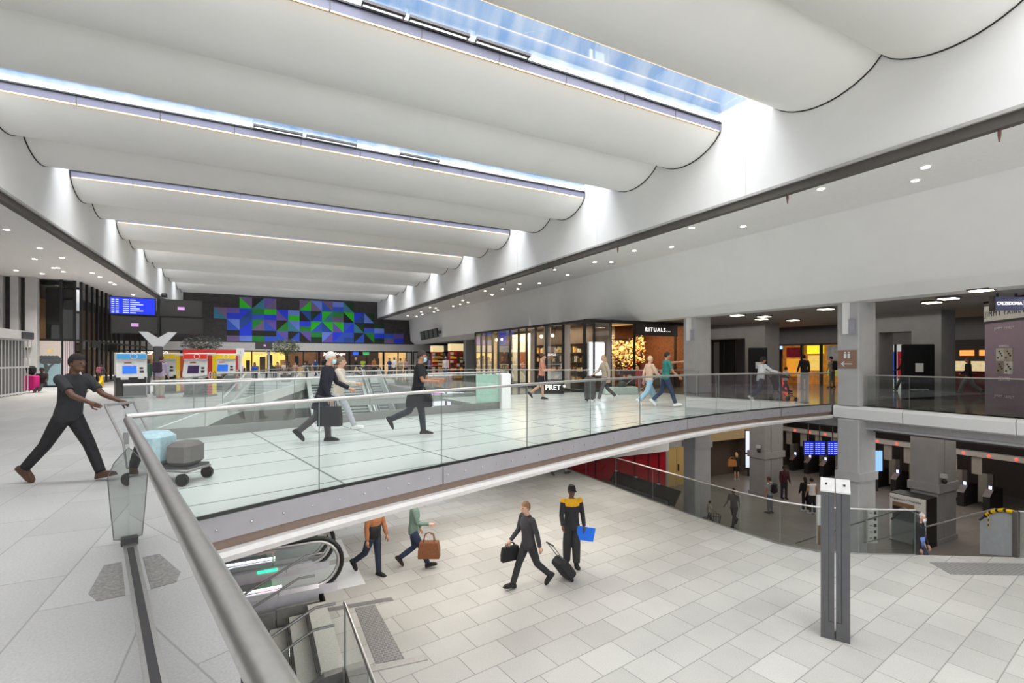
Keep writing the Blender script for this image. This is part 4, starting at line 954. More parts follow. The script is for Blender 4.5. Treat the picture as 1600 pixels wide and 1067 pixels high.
for y, lab in ((9.62, 'white column spotlight bracket on the pale column at the slab edge'), (16.5, 'white column spotlight bracket on the column by the cosmetics shop')):
    b = thing('column_bracket', lab, 'bracket', (17.99, y, 2.45)); m = MB(); m.box(-.16, 0, -.08, .08, 0, 1.1, white); m.build('plate', None, b); m = MB(); m.box(-.08, 0, -.26, -.1, 0, .5, mat('bracket_grey', '#a9a8b2', .5)); m.build('box', None, b)
# far row of lit shops
def farshop(lab, x0, x1, col, e, name=None, ncol=None, tsize=.34):
    r = thing('shopfront', lab, 'shopfront', ((x0 + x1) / 2, 57.6, 0))
    m = MB(); m.box(x0, x1, 60.2, 60.4, 0, 2.5, mat('far' + col, col, .6, emit=e, ecol=col, var=.35, scale=.9)); m.build('back_wall', None, r, world=True)
    m = MB(); n = max(2, int((x1 - x0) / 1.6))
    for i in range(n + 1): x = lerp(x0, x1, i / n); m.box(x - .06, x + .06, 57.5, 57.6, 0, 2.5)
    m.box(x0, x1, 57.5, 57.62, 2.3, 2.5); m.build('frame', mat('far_black', '#17130f', .5), r, world=True)
    for i in range(2 * n):
        x = random.uniform(x0 + .2, x1 - .5); w_ = random.uniform(.3, .9); h = random.uniform(.6, 2.0); y = random.uniform(58.4, 59.8)
        m = MB(); m.box(x, min(x1, x + w_), y, y + .2, 0, h, random.choice([shelfm, MATS['good_a'], MATS['far_black'], MATS['good_c'], MATS['far_black'], shelfm])); m.build('display_stand', None, r, world=True)
    if name: text('lettering', name, tsize, ncol or MATS['sign_glow'], r, (0, -.16, 2.12), (PI / 2, 0, 0), .01)
farshop('far shopfront with a white glowing coffee name behind the ticket machines', -10.5, -6.4, '#8a6a48', .25, 'NESPRESSO', tsize=.42)
farshop('far shopfront with dark stone walls left of the yellow one', -6.3, -2.0, '#4a3c30', .2)
farshop('far bright yellow watch shopfront behind the seated crowd', -1.9, 3.0, '#e8c86a', .75, 'swatch', mat('letter_white', '#fff4dc', .5), .5)
farshop('far brown shopfront half hidden by the right olive tree', 3.1, 6.2, '#6a4a30', .35)
farshop('far chocolate shopfront with a white script name', 6.3, 9.4, '#5a3a26', .35, 'Jeff de Bruges', tsize=.42)
farshop('far dark cafe front with yellow counter and blue menu screens', 9.5, 13.2, '#3a2c20', .3)
farshop('far warm shopfront with bright vertical lights left of the corner', 13.3, 16.6, '#caa268', .55)
farshop('far grey shopfront past the mural corner', 16.8, 23, '#7c7a78', .12)
m = MB()
bs = thing('menu_screen', 'small pair of blue and green menu screens above the far cafe', 'screen', (10.4, 57.4, 2.0))
m.box(-.6, .0, 0, .06, 0, .34, mat('menu_blue', '#2a60ff', .4, emit=1.0, ecol='#2a60ff')); m.box(.5, 1.2, 0, .06, 0, .34, mat('menu_green', '#3a9a5a', .4, emit=.8, ecol='#45b46a')); m.box(-.65, 1.25, .06, .1, -.03, .37, black); m.build('panel', None, bs)
for u, y in ((655, 46), (712, 40)):
    c = thing('display_stand', 'tall red and gold souvenir stand ' + ('left of' if u == 655 else 'right of') + ' the dark doorway near the far corner', 'stand', tuple(at(u if u == 712 else 683, 560 + HC * FPX / (y - 2), 0)))
    m = MB(); m.box(-.5, .5, -.1, .3, 0, 2.2, mat('stand_red', '#8f2f20', .5, var=.3, scale=5))
    for i in range(7):
        for j in range(4): m.box(-.48 + .25 * j, -.27 + .25 * j, -.26, -.1, .1 + .3 * i, .1 + .3 * i + random.uniform(.12, .26), random.choice([mat('stand_gold', '#e0a040', .5, emit=.2, ecol='#e0a040'), MATS['red_good'], MATS['good_b'], shelfm, MATS['good_e']]))
    m.build('body', None, c); m = MB(); m.box(-.52, .52, -.3, .32, 2.2, 2.75, mat('stand_cream', '#f0dcae', .5, emit=.5, ecol='#ffe2a8')); m.build('lit_header', None, c)
sp = thing('display_cluster', 'tilted cluster of four dark screens on the sloping bulkhead', 'screen', (15.2, 46.6, 4.0), rad(-60))
m = MB(); M_ = Matrix.Rotation(rad(-8), 4, 'Y')
for i in range(4): m.box(-1.1 + .56 * i, -.58 + .56 * i, -.1, .1, -.42, .42, black, M_); 
m.box(1.1, 1.4, .0, .2, -.12, .12, darkm, M_); m.build('casing', None, sp)
m = MB(); m.tube([(0, .08, 0), (0, 1.42, .0)], .06, 8); m.build('wall_arm', darkm, sp)
for i in range(4):
    m = MB(); m.box(-1.06 + .56 * i, -.62 + .56 * i, -.112, -.1, -.38, .38, None, M_); m.build('display', mat('cluster_grey', '#5d625e', .3), sp)
# generic geometric mural on the end wall
mu = thing('mural', 'blue, green and violet geometric wall mural of triangles and blocks on the dark end wall', 'mural', (4.5, YB - .02, 3.25))
cols = [mat('mural' + c, c, .6, var=.05) for c in ('#2a48ff', '#3a66e0', '#7c9cff', '#38e020', '#2a9a40', '#173f24', '#7a64c4', '#86709e', '#4692b0', '#3058b8', '#2b2727')]
rnd = random.Random(11); parts = {i: MB() for i in range(len(cols))}
cs = 1.12; gx0 = -3.6
for ix in range(17):
    for iz in range(4):
        x = gx0 + ix * cs - 4.5; z = .12 + iz * cs
        edge = (ix < 2 and iz > 1) or (ix > 14 and iz > 0) or (ix == 0) or (iz == 3 and ix in (5, 6, 12, 13))
        if edge and rnd.random() < .85: continue
        if x + 4.5 + cs > 12.2 and iz > 1: continue
        q = [(x, z), (x + cs, z), (x + cs, z + cs), (x, z + cs)]; k = rnd.randrange(3)
        c1, c2 = rnd.sample(range(len(cols) - 1), 2)
        if rnd.random() < .16: c2 = 10
        P = lambda pts, c, o=0: parts[c].add([(a, o, b) for a, b in pts] + [(a, .015, b) for a, b in pts], [tuple(range(len(pts)))] + [(i, (i + 1) % len(pts), len(pts) + (i + 1) % len(pts), len(pts) + i) for i in range(len(pts))])
        if k == 0: P([q[0], q[1], q[2]], c1); P([q[0], q[2], q[3]], c2)
        elif k == 1: P([q[1], q[2], q[3]], c1); P([q[0], q[1], q[3]], c2)
        else: P([q[0], q[1], ((q[1][0] + q[2][0]) / 2, z + cs / 2), (x, z + cs / 2)], c1); P([(x, z + cs / 2), (x + cs, z + cs / 2), q[2], q[3]], c2)
big = MB()
for i, mbx in parts.items():
    if mbx.f: big.add(mbx.v, mbx.f, cols[i])
big.build('coloured_panels', None, mu)

# ---------------------------------------------------------------- left side
lf = thing('shopfront', 'tall dark-glass corner shopfront with black mullions on the left', 'shopfront', (-9.05, 37, 0))
cor = [(-10.75, 36.7), (-9.75, 36.7), (-9.2, 36.85), (-9.02, 37.3)]
rest = [(-9.02, y) for y in (38.4, 39.5, 40.6, 41.7, 42.8, 44.0, 45.2, 46.4, 48, 50, 52, 54, 56.9)]
allp = cor + rest
mull(lf, [(x, y, 0) for x, y in allp], 0, ZS, .12, .12)
m = MB()
for (a, b), (c, d) in zip(allp, allp[1:]):
    t = Vector((c - a, d - b)); M_ = Mz(a, b, 0, math.atan2(t.y, t.x))
    for z in (2.62, 0.0): m.box(0, t.length, -.04, .04, z, z + .12, None, M_)
m.build('transom', black, lf, world=True)
for i, ((a, b), (c, d)) in enumerate(zip(allp, allp[1:])):
    pane(lf, (a, b), (c, d), .1, 2.62, gdark); pane(lf, (a, b), (c, d), 2.74, ZS, gdark)
m = MB(); m.box(-10.7, -9.15, 37.7, 37.8, 2.74, ZS, mat('left_dark', '#4e4a47', .8)); m.box(-13, -12.8, 37, 57, 0, ZS, mat('left_brown', '#8a7054', .7, emit=.06, ecol='#c08850', var=.3)); m.box(-13, -9.2, 37, 57, ZS - .4, ZS - .3, MATS['left_dark']); m.build('interior', None, lf, world=True)
m = MB(); m.box(-9.0, -8.95, 39.2, 41.2, 2.3, 2.7); m.build('sign_box', black, lf, world=True)
m = MB(); m.box(-9.02, -8.5, 43.2, 43.3, 2.1, 2.6); m.build('sign_box', black, lf, world=True)
m = MB(); m.box(-12, -11, 40, 40.1, 1.5, 1.9); m.box(-12, -11, 44, 44.1, 1.5, 1.9); m.build('pink_neon', mat('pink_neon', '#ff9ae0', .4, emit=2, ecol='#e8a0ff'), lf, world=True)
area('left_shop_light', (-11, 45, 4.5), 2, 14, 120, (1, .8, .55))
po = thing('window_poster', 'large window picture of a tree against a pale sunset on the left shopfront', 'poster', (-10.2, 36.62, .1))
m = MB(); m.box(-.48, .46, 0, .02, 0, 2.5, mat('sunset_pale', '#cfc4bd', .6, var=.05)); m.box(-.48, .46, -.003, .0, 0, 1.3, mat('sunset_teal', '#8fa9b2', .6, var=.1, scale=2)); m.ell((-.02, -.004, 1.95), (.16, .004, .09), mat('sun_glow', '#e8c68a', .6), 12, 6); m.build('picture', None, po)
m = MB(); m.prism([(-.32, 0), (-.12, 0), (-.16, .6), (.0, 1.0), (.2, 1.25), (.15, 1.3), (-.08, 1.1), (-.2, 1.3), (-.3, 1.3), (-.24, .8)], 0, .004, None, Matrix.Translation((0, -.004, 0)) @ Matrix.Rotation(PI / 2, 4, 'X'))
for q in range(16): m.ell((-.42 + .053 * q, -.006, 1.45 + .14 * math.sin(q * 2.1)), (.14, .004, .12), None, 8, 5)
m.build('tree_silhouette', mat('tree_sil', '#4a5052', .7), po)
po = thing('window_poster', 'tall streaky violet and grey picture beside the sunset picture', 'poster', (-9.45, 36.68, .1))
m = MB()
for i in range(14): m.box(-.22 + .035 * i, -.185 + .035 * i, -.0, .02, 0, 2.5, mat('streak%d' % (i % 5), ('#8a7f8c', '#d6ccc6', '#6a5a78', '#a99ca0', '#c8b8b8')[i % 5], .6))
m.build('picture', None, po); po.rotation_euler = (0, 0, .2)
for x, w_ in ((-12.45, .4), (-11.75, .34), (-11.15, .5)):
    m = MB(); m.cbox(x, x + w_, 36.2, 36.6, 0, ZS, .02); struct('column', m, cg)
for x, z in ((-11.0, 2.2), (-11.0, 1.1), (-11.75, 1.1)):
    c = thing('speaker_box', 'small pale wall box fixed to the left grey pillar ' + ('high up' if z > 2 else 'low down right' if x > -11.5 else 'low down left'), 'wall box', (x, 36.1, z)); m = MB(); m.cbox(-.16, .16, -.12, .1, 0, .55, .03, mat('box_pale', '#bcbab8', .5)); m.build('case', None, c); m = MB(); m.ell((0, -.06, -.05), (.08, .08, .08), darkm, 8, 6); m.build('dome', None, c)
ki = thing('shuttered_kiosk', 'kiosk with a closed pale barred shutter at the left edge', 'kiosk', (-9.35, 28.6, 0))
m = MB()
for i in range(12): y = 26.6 + i * .33; m.box(-9.22, -9.2, y, y + .05, 0, 2.45)
for z in (.06, 1.2, 2.4): m.box(-9.225, -9.195, 26.4, 30.4, z, z + .07)
m.build('shutter_bars', mat('shutter_white', '#dcdcdc', .4, .4), ki, world=True)
m = MB(); m.box(-9.6, -9.4, 26.4, 30.4, 0, 2.45, mat('kiosk_dark', '#6e6d6c', .6)); m.build('back', None, ki, world=True)
m = MB(); m.box(-10, -9.1, 26.2, 30.5, 2.47, 2.85, mat('kiosk_head', '#c2c0be', .5)); m.box(-9.1, -9.04, 29.2, 30.4, 2.5, 2.8, darkm); m.build('shutter_box', None, ki, world=True)

# ticket machines
def rz_to_cam(p, extra=0.0): return math.atan2(-p.y, -p.x) + PI / 2 + extra
def ticket_machine(label, p, rz, head, side, side2, scr='#2a6ad0'):
    r = thing('ticket_machine', label, 'ticket machine', (p.x, p.y, 0), rz)
    dk = mat('machine_dark', '#3b3938', .5); wh = mat('machine_white', '#e4e2de', .45); hd = mat('head' + head, head, .5, emit=.1, ecol=head)
    m = MB(); m.cbox(-.5, .5, -.1, .55, 0, .95, .03); m.build('base', dk, r)
    m = MB(); m.box(-.52, .52, -.12, .57, 0, .09); m.build('plinth', mat('plinth_grey', '#7c7977', .5), r)
    m = MB(); m.loft([[(x, -.2, .85), (x, -.06, 1.55), (x, -.14, 1.62), (x, -.1, 1.82), (x, .5, 1.86), (x, .5, .85)] for x in (-.5, .5)]); m.build('cabinet', wh, r)
    m = MB(); m.loft([[(x, -.148, 1.60), (x, -.108, 1.80), (x, -.09, 1.80), (x, -.13, 1.60)] for x in (-.49, .49)]); m.build('header', hd, r)
    m = MB(); m.tube([(.07 + .11 * math.cos(q * PI / 10), -.142, 1.70 + .1 * math.sin(q * PI / 10)) for q in range(21)], .012, 6); m.build('header_ring', white, r)
    T = lambda z: -.2 + .14 * (z - .85) / .7
    m = MB(); m.add([(-.3, T(1.0) - .012, 1.0), (.16, T(1.0) - .012, 1.0), (.16, T(1.32) - .012, 1.32), (-.3, T(1.32) - .012, 1.32), (-.3, T(1.0) + .02, 1.0), (.16, T(1.0) + .02, 1.0), (.16, T(1.32) + .02, 1.32), (-.3, T(1.32) + .02, 1.32)], [(0, 1, 2, 3), (4, 7, 6, 5), (0, 4, 5, 1), (1, 5, 6, 2), (2, 6, 7, 3), (3, 7, 4, 0)]); m.build('display', mat('mscr' + scr, scr, .3, emit=.5, ecol=scr, var=.3, scale=5), r)
    m = MB(); m.box(.26, .4, T(1.1) - .02, T(1.1) + .05, 1.03, 1.12); m.box(.26, .38, T(1.2) - .02, T(1.2) + .05, 1.18, 1.26); m.build('keypad', darkm, r)
    m = MB(); m.box(-.24, .0, T(1.45) - .02, T(1.45) + .03, 1.42, 1.46); m.build('red_marking', mat('marking_red', '#b0302c', .5), r)
    m = MB(); m.box(-.36, -.12, -.26, -.1, .76, .86); m.box(.2, .4, -.26, -.1, .78, .86); m.build('tray', wh, r)
    m = MB(); m.box(.5, .515, -.1, .2, .1, 1.75, mat('side' + side, side, .5)); m.box(.5, .515, .2, .52, .1, 1.75, mat('side' + side2, side2, .5)); m.build('side_panel', None, r)
    m = MB()
    for yy, mt in ((.05, white), (.36, black)):
        m.tube([(.52, yy + .1 * math.cos(q * PI / 8), .9 + .16 * math.sin(q * PI / 8)) for q in range(17)], .014, 5, mt)
    m.build('side_ring', None, r)
    return r
p1 = at(205, 621.5, 0); ticket_machine('ticket machine with a blue header at the left end of the row', p1, -.0 + rz_to_cam(p1, .12), '#3f9ad6', '#e8e6e2', '#e8e6e2')
p2 = at(259, 614.5, 0); ticket_machine('ticket machine with a yellow header behind the screen post', p2, rz_to_cam(p2, -.5), '#f2cf1e', '#f2cf1e', '#c8521e')
p3 = at(308, 620, 0); ticket_machine('ticket machine with a red header and black screen', p3, rz_to_cam(p3, -.55), '#d8372c', '#c02a24', '#f2cf1e', '#38284a')
p4 = at(352, 611.5, 0); ticket_machine('ticket machine with a yellow header in front of the red stand', p4, rz_to_cam(p4, -.3), '#f2cf1e', '#d8372c', '#d8d6d2')
p5 = atd(331, 27.5)
ik = thing('information_stand', 'red information stand with a white i box behind the ticket machines', 'stand', (p5.x, p5.y, 0), rz_to_cam(p5, .1))
m = MB(); m.box(-1.35, 1.2, 0, .12, 1.4, 2.12, mat('stand_bright_red', '#d8302a', .5)); m.box(-1.35, -1.25, 0, .12, 0, 1.4, MATS['stand_bright_red']); m.box(1.1, 1.2, 0, .12, 0, 1.4, white); m.build('panel', None, ik)
m = MB(); m.box(1.2, 1.6, -.05, .16, 1.75, 2.2); m.box(1.34, 1.5, 0, .12, 0, 1.75); m.build('info_box', white, ik); text('lettering', 'i', .28, black, ik, (1.4, -.052, 1.97), (PI / 2, 0, 0), .003)
# departures board on its post
p = atd(247, 21.6); db = thing('departure_board', 'post-mounted board of four tilted screens, one showing blue departures', 'screen', (p.x, p.y, 0), rz_to_cam(p, .0))
m = MB(); m.cbox(-.17, .17, -.1, .1, 0, 2.15, .03); m.build('post', darkm, db)
m = MB()
for q in (-1, 1): m.loft([[(0, y, 2.12), (.17 * q, y, 2.12), (.68 * q, y, 2.78), (.36 * q, y, 2.78), (0, y, 2.52)] for y in (-.06, .06)])
m.build('bracket', mat('bracket_pale', '#cfcecf', .4, .3), db)
m = MB(); m.box(-.05, .05, .08, .16, 2.6, 4.4); m.box(-1.6, 1.6, .1, .16, 3.5, 3.56); m.build('mast', black, db)
for ix in (0, 1):
    for iz in (0, 1):
        x0 = -1.68 + 1.71 * ix + .06 * (1 - iz) ; z0 = 2.68 + .80 * iz
        M_ = Matrix.Translation((x0 + .81, .02, z0)) @ Matrix.Rotation(rad(9), 4, 'X')
        m = MB(); m.box(-.80, .80, 0, .08, 0, .76, None, M_); s_ = m.build('screen', black, db)
        on = (ix == 0 and iz == 1)
        m = MB(); m.box(-.76, .76, -.006, 0, .035, .73, None, M_); m.build('display', screenblue if on else screenoff, s_)
        if on:
            m = MB()
            for i in range(7):
                z = .08 + .09 * i
                for a, b in ((-.72, -.62), (-.58, -.48), (-.34, -.14), (-.1, .1 + .25 * ((i * 5) % 3) / 2)): m.box(a, b, -.010, -.006, z, z + .035, None, M_)
            m.build('display_rows', mat('screen_text', '#aebcff', .4, emit=.9, ecol='#c9d2ff'), s_)
        elif not (ix == 1 and iz == 0):
            m = MB(); m.box(-.13, .13, -.010, -.006, .31, .45, None, M_); m.build('logo', mat('logo_violet', '#c98ad0', .4, emit=.6, ecol='#c98ad0'), s_)
            t = text('logo_lettering', 'SNCF', .085, white, s_, (0, 0, 0), (0, 0, 0), .001); t.matrix_local = M_ @ Matrix.Translation((0, -.012, .38)) @ Matrix.Rotation(PI / 2, 4, 'X')
m = MB(); m.ell((.22, 0, 4.42), (.12, .12, .1), None, 10, 6); m.box(.1, .34, -.03, .03, 4.3, 4.36); m.build('camera_head', darkm, db)
p = atd(413, 34); sm = thing('departure_board', 'small dark screen on a pale arm left of the right olive tree', 'screen', (p.x, p.y, 0), rz_to_cam(p))
m = MB(); m.box(-.55, .5, 0, .1, 2.25, 2.78, screenoff); m.build('screen', None, sm); m = MB(); m.box(-.04, .1, -.012, 0, 2.45, 2.58); m.build('logo', MATS['logo_violet'], sm)
m = MB(); m.box(.2, .34, .1, .2, 0, 2.0, darkm); m.tube([(.27, .12, 1.9), (.0, .1, 2.3)], .05, 6); m.tube([(.27, .12, 1.9), (.5, .1, 2.3)], .05, 6); m.build('post', MATS['bracket_pale'], sm)
# potted olive trees
def olive(label, p, zc, rx, rz_, leaf, n):
    r = thing('olive_tree', label, 'tree', (p.x, p.y, 0))
    m = MB(); m.rings([((0, 0, z), (q, 0, 0), (0, q, 0)) for z, q in ((0, .3), (.5, .38), (.52, .34))]); m.build('pot', mat('pot_grey', '#5c5854', .6), r)
    m = MB(); m.tube([(0, 0, .5), (.05, 0, 1.1), (-.03, 0, zc - rz_ * .4)], [.07, .06, .05], 8)
    for q in range(6): a = q * 1.05; m.tube([(-.02, 0, zc - rz_ * .7), (rx * .6 * math.cos(a), rx * .6 * math.sin(a), zc)], [.03, .01], 5)
    m.build('trunk', mat('olive_bark', '#5f5240', .8), r)
    m = MB(); rd_ = random.Random(int(p.x * 100)); ms_ = [mat('leaf' + c, c, .6, var=.2) for c in leaf]
    for i in range(n):
        th, cz = rd_.uniform(0, 2 * PI), rd_.uniform(-1, 1); rr = rd_.uniform(.55, 1.0) * (1 + .12 * math.sin(5 * th + 3 * cz)); s2 = math.sqrt(1 - cz * cz)
        c = Vector((rx * rr * s2 * math.cos(th), rx * rr * s2 * math.sin(th), zc + rz_ * rr * cz))
        q = Matrix.Rotation(rd_.uniform(0, 6), 4, 'Z') @ Matrix.Rotation(rd_.uniform(-1.2, 1.2), 4, 'X'); a, b = rd_.uniform(.05, .1), rd_.uniform(.02, .035)
        m.add([c + q @ Vector(v) for v in ((-a, 0, 0), (0, -b, .01), (a, 0, 0), (0, b, .01))], [(0, 1, 2, 3)], ms_[i % len(ms_)])
    m.build('crown', None, r)
olive('grey-green olive tree behind the red ticket machine', atd(316, 30.5), 2.55, 1.13, .5, ('#4c5048', '#3a3d37', '#6a6e64'), 1500)
olive('greener olive tree in the middle of the far concourse', atd(447, 34), 2.42, .95, .6, ('#5f6a45', '#454d34', '#7d8660'), 1500)
# advertising screens in the void
for u, lab, c in ((682, 'lit white advertising screen with a magenta band in the stair void', '#d23ab8'), (712, 'lit white advertising screen with a dark figure in the stair void', '#4a4a58')):
    p = atd(u, 23.5, -.75); r = thing('advertising_screen', lab, 'screen', tuple(p), -YAW)
    m = MB(); m.box(-.42, .42, 0, .1, 0, .78, black); m.box(-.05, .05, .02, .08, -2.25, 0, darkm); m.build('casing', None, r)
    m = MB(); m.box(-.40, .40, -.01, 0, .02, .76, mat('ad_white', '#e6e2f2', .4, emit=.8, ecol='#ece6fa')); m.build('display', None, r)
    m = MB(); m.box(-.36, .36, -.014, -.01, .55, .72) if u == 682 else m.prism([(.0, .7), (.3, .1), (.4, .3), (.2, .74)], -.0, .004, None, Matrix.Translation((0, -.014, 0)) @ Matrix.Rotation(PI / 2, 4, 'X')); m.build('picture', mat('adp' + c, c, .5, emit=.4, ecol=c), r)
#PART4
# ---------------------------------------------------------------- people
def remesh(mb, name, voxel, parent, m, smooth_it=2):
    me = mb.mesh(name); o = bpy.data.objects.new(name, me); COL.objects.link(o)
    md = o.modifiers.new('r', 'REMESH'); md.mode = 'VOXEL'; md.voxel_size = voxel; md.use_smooth_shade = True
    sm_ = o.modifiers.new('s', 'SMOOTH'); sm_.iterations = smooth_it; sm_.factor = .5
    bpy.context.view_layer.update()
    dg = bpy.context.evaluated_depsgraph_get()
    m2 = bpy.data.meshes.new_from_object(o.evaluated_get(dg)); m2.name = name
    bpy.data.objects.remove(o); bpy.data.meshes.remove(me)
    m2.materials.clear(); m2.materials.append(m)
    m2.polygons.foreach_set('use_smooth', [True] * len(m2.polygons))
    o = bpy.data.objects.new(name, m2); COL.objects.link(o); o.parent = parent
    return o
def cloth(c): return mat('cloth' + c, c, .85, var=.12, scale=25)
SKIN = {'l': mat('skin_light', '#d2a58c', .55, var=.05), 'm': mat('skin_medium', '#b07f62', .55, var=.05), 'd': mat('skin_dark', '#5f4232', .55, var=.06)}
WALK = dict(hl=26, kl=8, hr=-18, kr=22, sl=-22, el=18, sr=24, er=28)
STAND = dict(hl=3, kl=2, hr=-2, kr=2, sl=4, el=14, sr=-2, er=12)
def person(label, pos, face, h=1.72, pose=None, skin='l', top='#333333', sleeve='long', tb=.49, legs='#2b2e3a', leg='long', shoe='#222222', sole=None, hair='#3a2a20', hl='short', mask=None, lod=1, al=8, ar=8, lean=3, nod=0, turn=0, vest=None, yoke=None, sit=False, cat='person', group=None, seat=.45):
    P = dict(STAND); P.update(pose or {})
    root = thing('person', label, cat, tuple(pos), rad(face), group)
    k = h
    V = Vector
    pel = V((0, 0, .53 * k))
    L = Matrix.Translation(pel) @ Matrix.Rotation(rad(lean), 4, 'Y') @ Matrix.Translation(-pel)
    def limb(p, ang, ln, lat=0.0):
        a = rad(ang); return p + V((math.sin(a), lat, -math.cos(a))).normalized() * ln
    J = {}
    for s, sg in (('l', 1), ('r', -1)):
        hip = V((0, sg * .05 * k, .515 * k)); kn = limb(hip, P['h' + s], .235 * k, sg * .02); an = limb(kn, P['h' + s] - P['k' + s], .235 * k, 0)
        J['hip' + s], J['kn' + s], J['an' + s] = hip, kn, an
        sh = L @ V((0, sg * .104 * k, .812 * k)); ab = math.tan(rad(al if s == 'l' else ar)) * sg
        el = limb(sh, P['s' + s] + lean, .172 * k, ab); wr = limb(el, P['s' + s] + lean + P['e' + s], .148 * k, ab * .3)
        J['sh' + s], J['el' + s], J['wr' + s] = sh, el, wr
        J['hd' + s] = (wr - el).normalized()
    # shoes first: they set the ground
    shoes = {}; zmin = 9
    if not sit and not P.get('lift') and abs(P['hl'] - P['hr']) > 12:
        def low(s):
            sh_ = P['h' + s] - P['k' + s]; an_ = .235 * math.cos(rad(P['h' + s])) + .235 * math.cos(rad(sh_)); pt_ = max(0, -sh_) * .9
            if sh_ > 12: pt_ = -min(18, sh_ * .5)
            return an_ + .04 * math.cos(rad(pt_)) + (.112 * math.sin(rad(pt_)) if pt_ > 0 else .045 * math.sin(rad(-pt_)))
        for _ in range(60):
            dl = low('l') - low('r')
            if abs(dl) < .004: break
            q = 'l' if dl > 0 else 'r'; P['k' + q] += 1
        for s in 'lr':
            sg = 1 if s == 'l' else -1
            hip = V((0, sg * .05 * k, .515 * k)); kn = limb(hip, P['h' + s], .235 * k, sg * .02); J['kn' + s], J['an' + s] = kn, limb(kn, P['h' + s] - P['k' + s], .235 * k, 0)
    for s in 'lr':
        an = J['an' + s]; shin = P['h' + s] - P['k' + s]
        pitch = max(0, -shin) * .9 if not sit else 0
        if shin > 12 and not sit: pitch = -min(18, shin * .5)
        mb = MB(); secs = []
        for x, wd, z1 in ((-.045, .018, .03), (-.03, .024, .05), (0, .026, .058), (.04, .026, .046), (.08, .03, .034), (.105, .024, .026), (.118, .010, .014)):
            secs.append([V((x * k, wd * k * q, z)) for q, z in ((-1, 0), (1, 0), (1, .5 * z1 * k), (.6, z1 * k), (-.6, z1 * k), (-1, .5 * z1 * k))])
        mb.loft(secs)
        M_ = Matrix.Translation(an) @ Matrix.Rotation(rad(pitch), 4, 'Y') @ Matrix.Translation((0, 0, -.04 * k))
        mb.v = [tuple(M_ @ V(v)) for v in mb.v]; zmin = min(zmin, min(v[2] for v in mb.v)); shoes[s] = (mb, M_)
    dz = V((0, 0, -zmin)); D = Matrix.Translation(dz)
    L = D @ L
    for q in list(J):
        if not q.startswith('hd'): J[q] = J[q] + dz
    def T(x, y, z): return L @ V((x * k, y * k, z * k))
    def torso(mb, rr):
        R3 = L.to_3x3()
        mb.rings([(T(x, 0, z), R3 @ V((a * k, 0, 0)), R3 @ V((0, b * k, 0))) for x, z, a, b in rr], None, 16)
    hc = T(.012, 0, .932); HM = L.to_3x3() @ Matrix.Rotation(rad(turn), 3, 'Z') @ Matrix.Rotation(rad(nod), 3, 'Y')
    def H(x, y, z): return hc + HM @ V((x * k, y * k, z * k))
    vx = .011 if lod == 1 else .022
    vx *= k / 1.7
    # body
    mb = MB()
    torso(mb, [(0, .50, .045, .07), (0, .55, .058, .088), (.005, .63, .05, .074), (.008, .72, .06, .086), (0, .79, .05, .094), (-.004, .825, .034, .07), (-.002, .845, .028, .032)])
    mb.tube([T(-.005, 0, .82), T(.004, 0, .9)], .031 * k, 10)
    mb.ell(H(0, 0, .008), (.052 * k, .042 * k, .062 * k), None, 16, 12, HM.to_4x4()); mb.ell(H(.012, 0, -.028), (.038 * k, .034 * k, .038 * k), None, 14, 10, HM.to_4x4())
    mb.ell(H(.055, 0, -.006), (.013 * k, .008 * k, .015 * k), None, 8, 6, HM.to_4x4())
    for sg in (1, -1): mb.ell(H(-.004, sg * .043, -.004), (.012 * k, .006 * k, .018 * k), None, 8, 6, HM.to_4x4())
    for s in 'lr':
        mb.tube([J['hip' + s], J['hip' + s].lerp(J['kn' + s], .4), J['kn' + s], J['kn' + s].lerp(J['an' + s], .35), J['an' + s]], [q * k for q in (.05, .044, .031, .032, .019)], 12)
        mb.tube([J['an' + s], J['an' + s] + shoes[s][1].to_3x3() @ V((.06 * k, 0, -.016 * k))], [.019 * k, .016 * k], 8)
        mb.ell(J['sh' + s], (.03 * k,) * 3, None, 10, 8)
        mb.tube([J['sh' + s], J['sh' + s].lerp(J['el' + s], .5), J['el' + s], J['el' + s].lerp(J['wr' + s], .35), J['wr' + s]], [q * k for q in (.03, .026, .021, .021, .014)], 10)
        d = J['hd' + s]; mb.tube([J['wr' + s], J['wr' + s] + d * .022 * k, J['wr' + s] + d * .05 * k], [.014 * k, .02 * k, .017 * k], 8)
    sk = SKIN[skin]
    body = remesh(mb, 'body', vx, root, sk)
    if lod == 1:
        fm = MB()
        for s, sg in (('l', 1), ('r', -1)):
            d = J['hd' + s]; side = V((0, 1, 0)).cross(d).normalized(); inw = V((0, -sg, 0)); base = J['wr' + s] + d * .045 * k
            for i, ln in enumerate((.040, .046, .043, .033)):
                b = base + side * (.013 - .0087 * i) * k; p1 = b + d * ln * .5 * k + inw * .004 * k; p2 = p1 + (d * .6 + inw * .5).normalized() * ln * .5 * k
                fm.tube([b - d * .01 * k, b, p1, p2], [.0052 * k, .0052 * k, .0048 * k, .0035 * k], 6)
            b = J['wr' + s] + d * .015 * k + side * .016 * k; fm.tube([b, b + (side * .7 + d).normalized() * .026 * k, b + (side * .4 + d + inw * .3).normalized() * .05 * k], [.0065 * k, .006 * k, .0045 * k], 6)
        bm = bmesh.new(); bm.from_mesh(body.data); tmp = fm.mesh('fingers', True); bm.from_mesh(tmp); bm.to_mesh(body.data); bm.free(); bpy.data.meshes.remove(tmp)
        for f in body.data.polygons: f.use_smooth = True
        em = MB()
        for sg in (1, -1): em.ell(H(.046, sg * .017, .008), (.007 * k, .009 * k, .0055 * k), None, 8, 6, HM.to_4x4())
        em.build('eyes', mat('eye_dark', '#2a201c', .3), root, smooth=True)
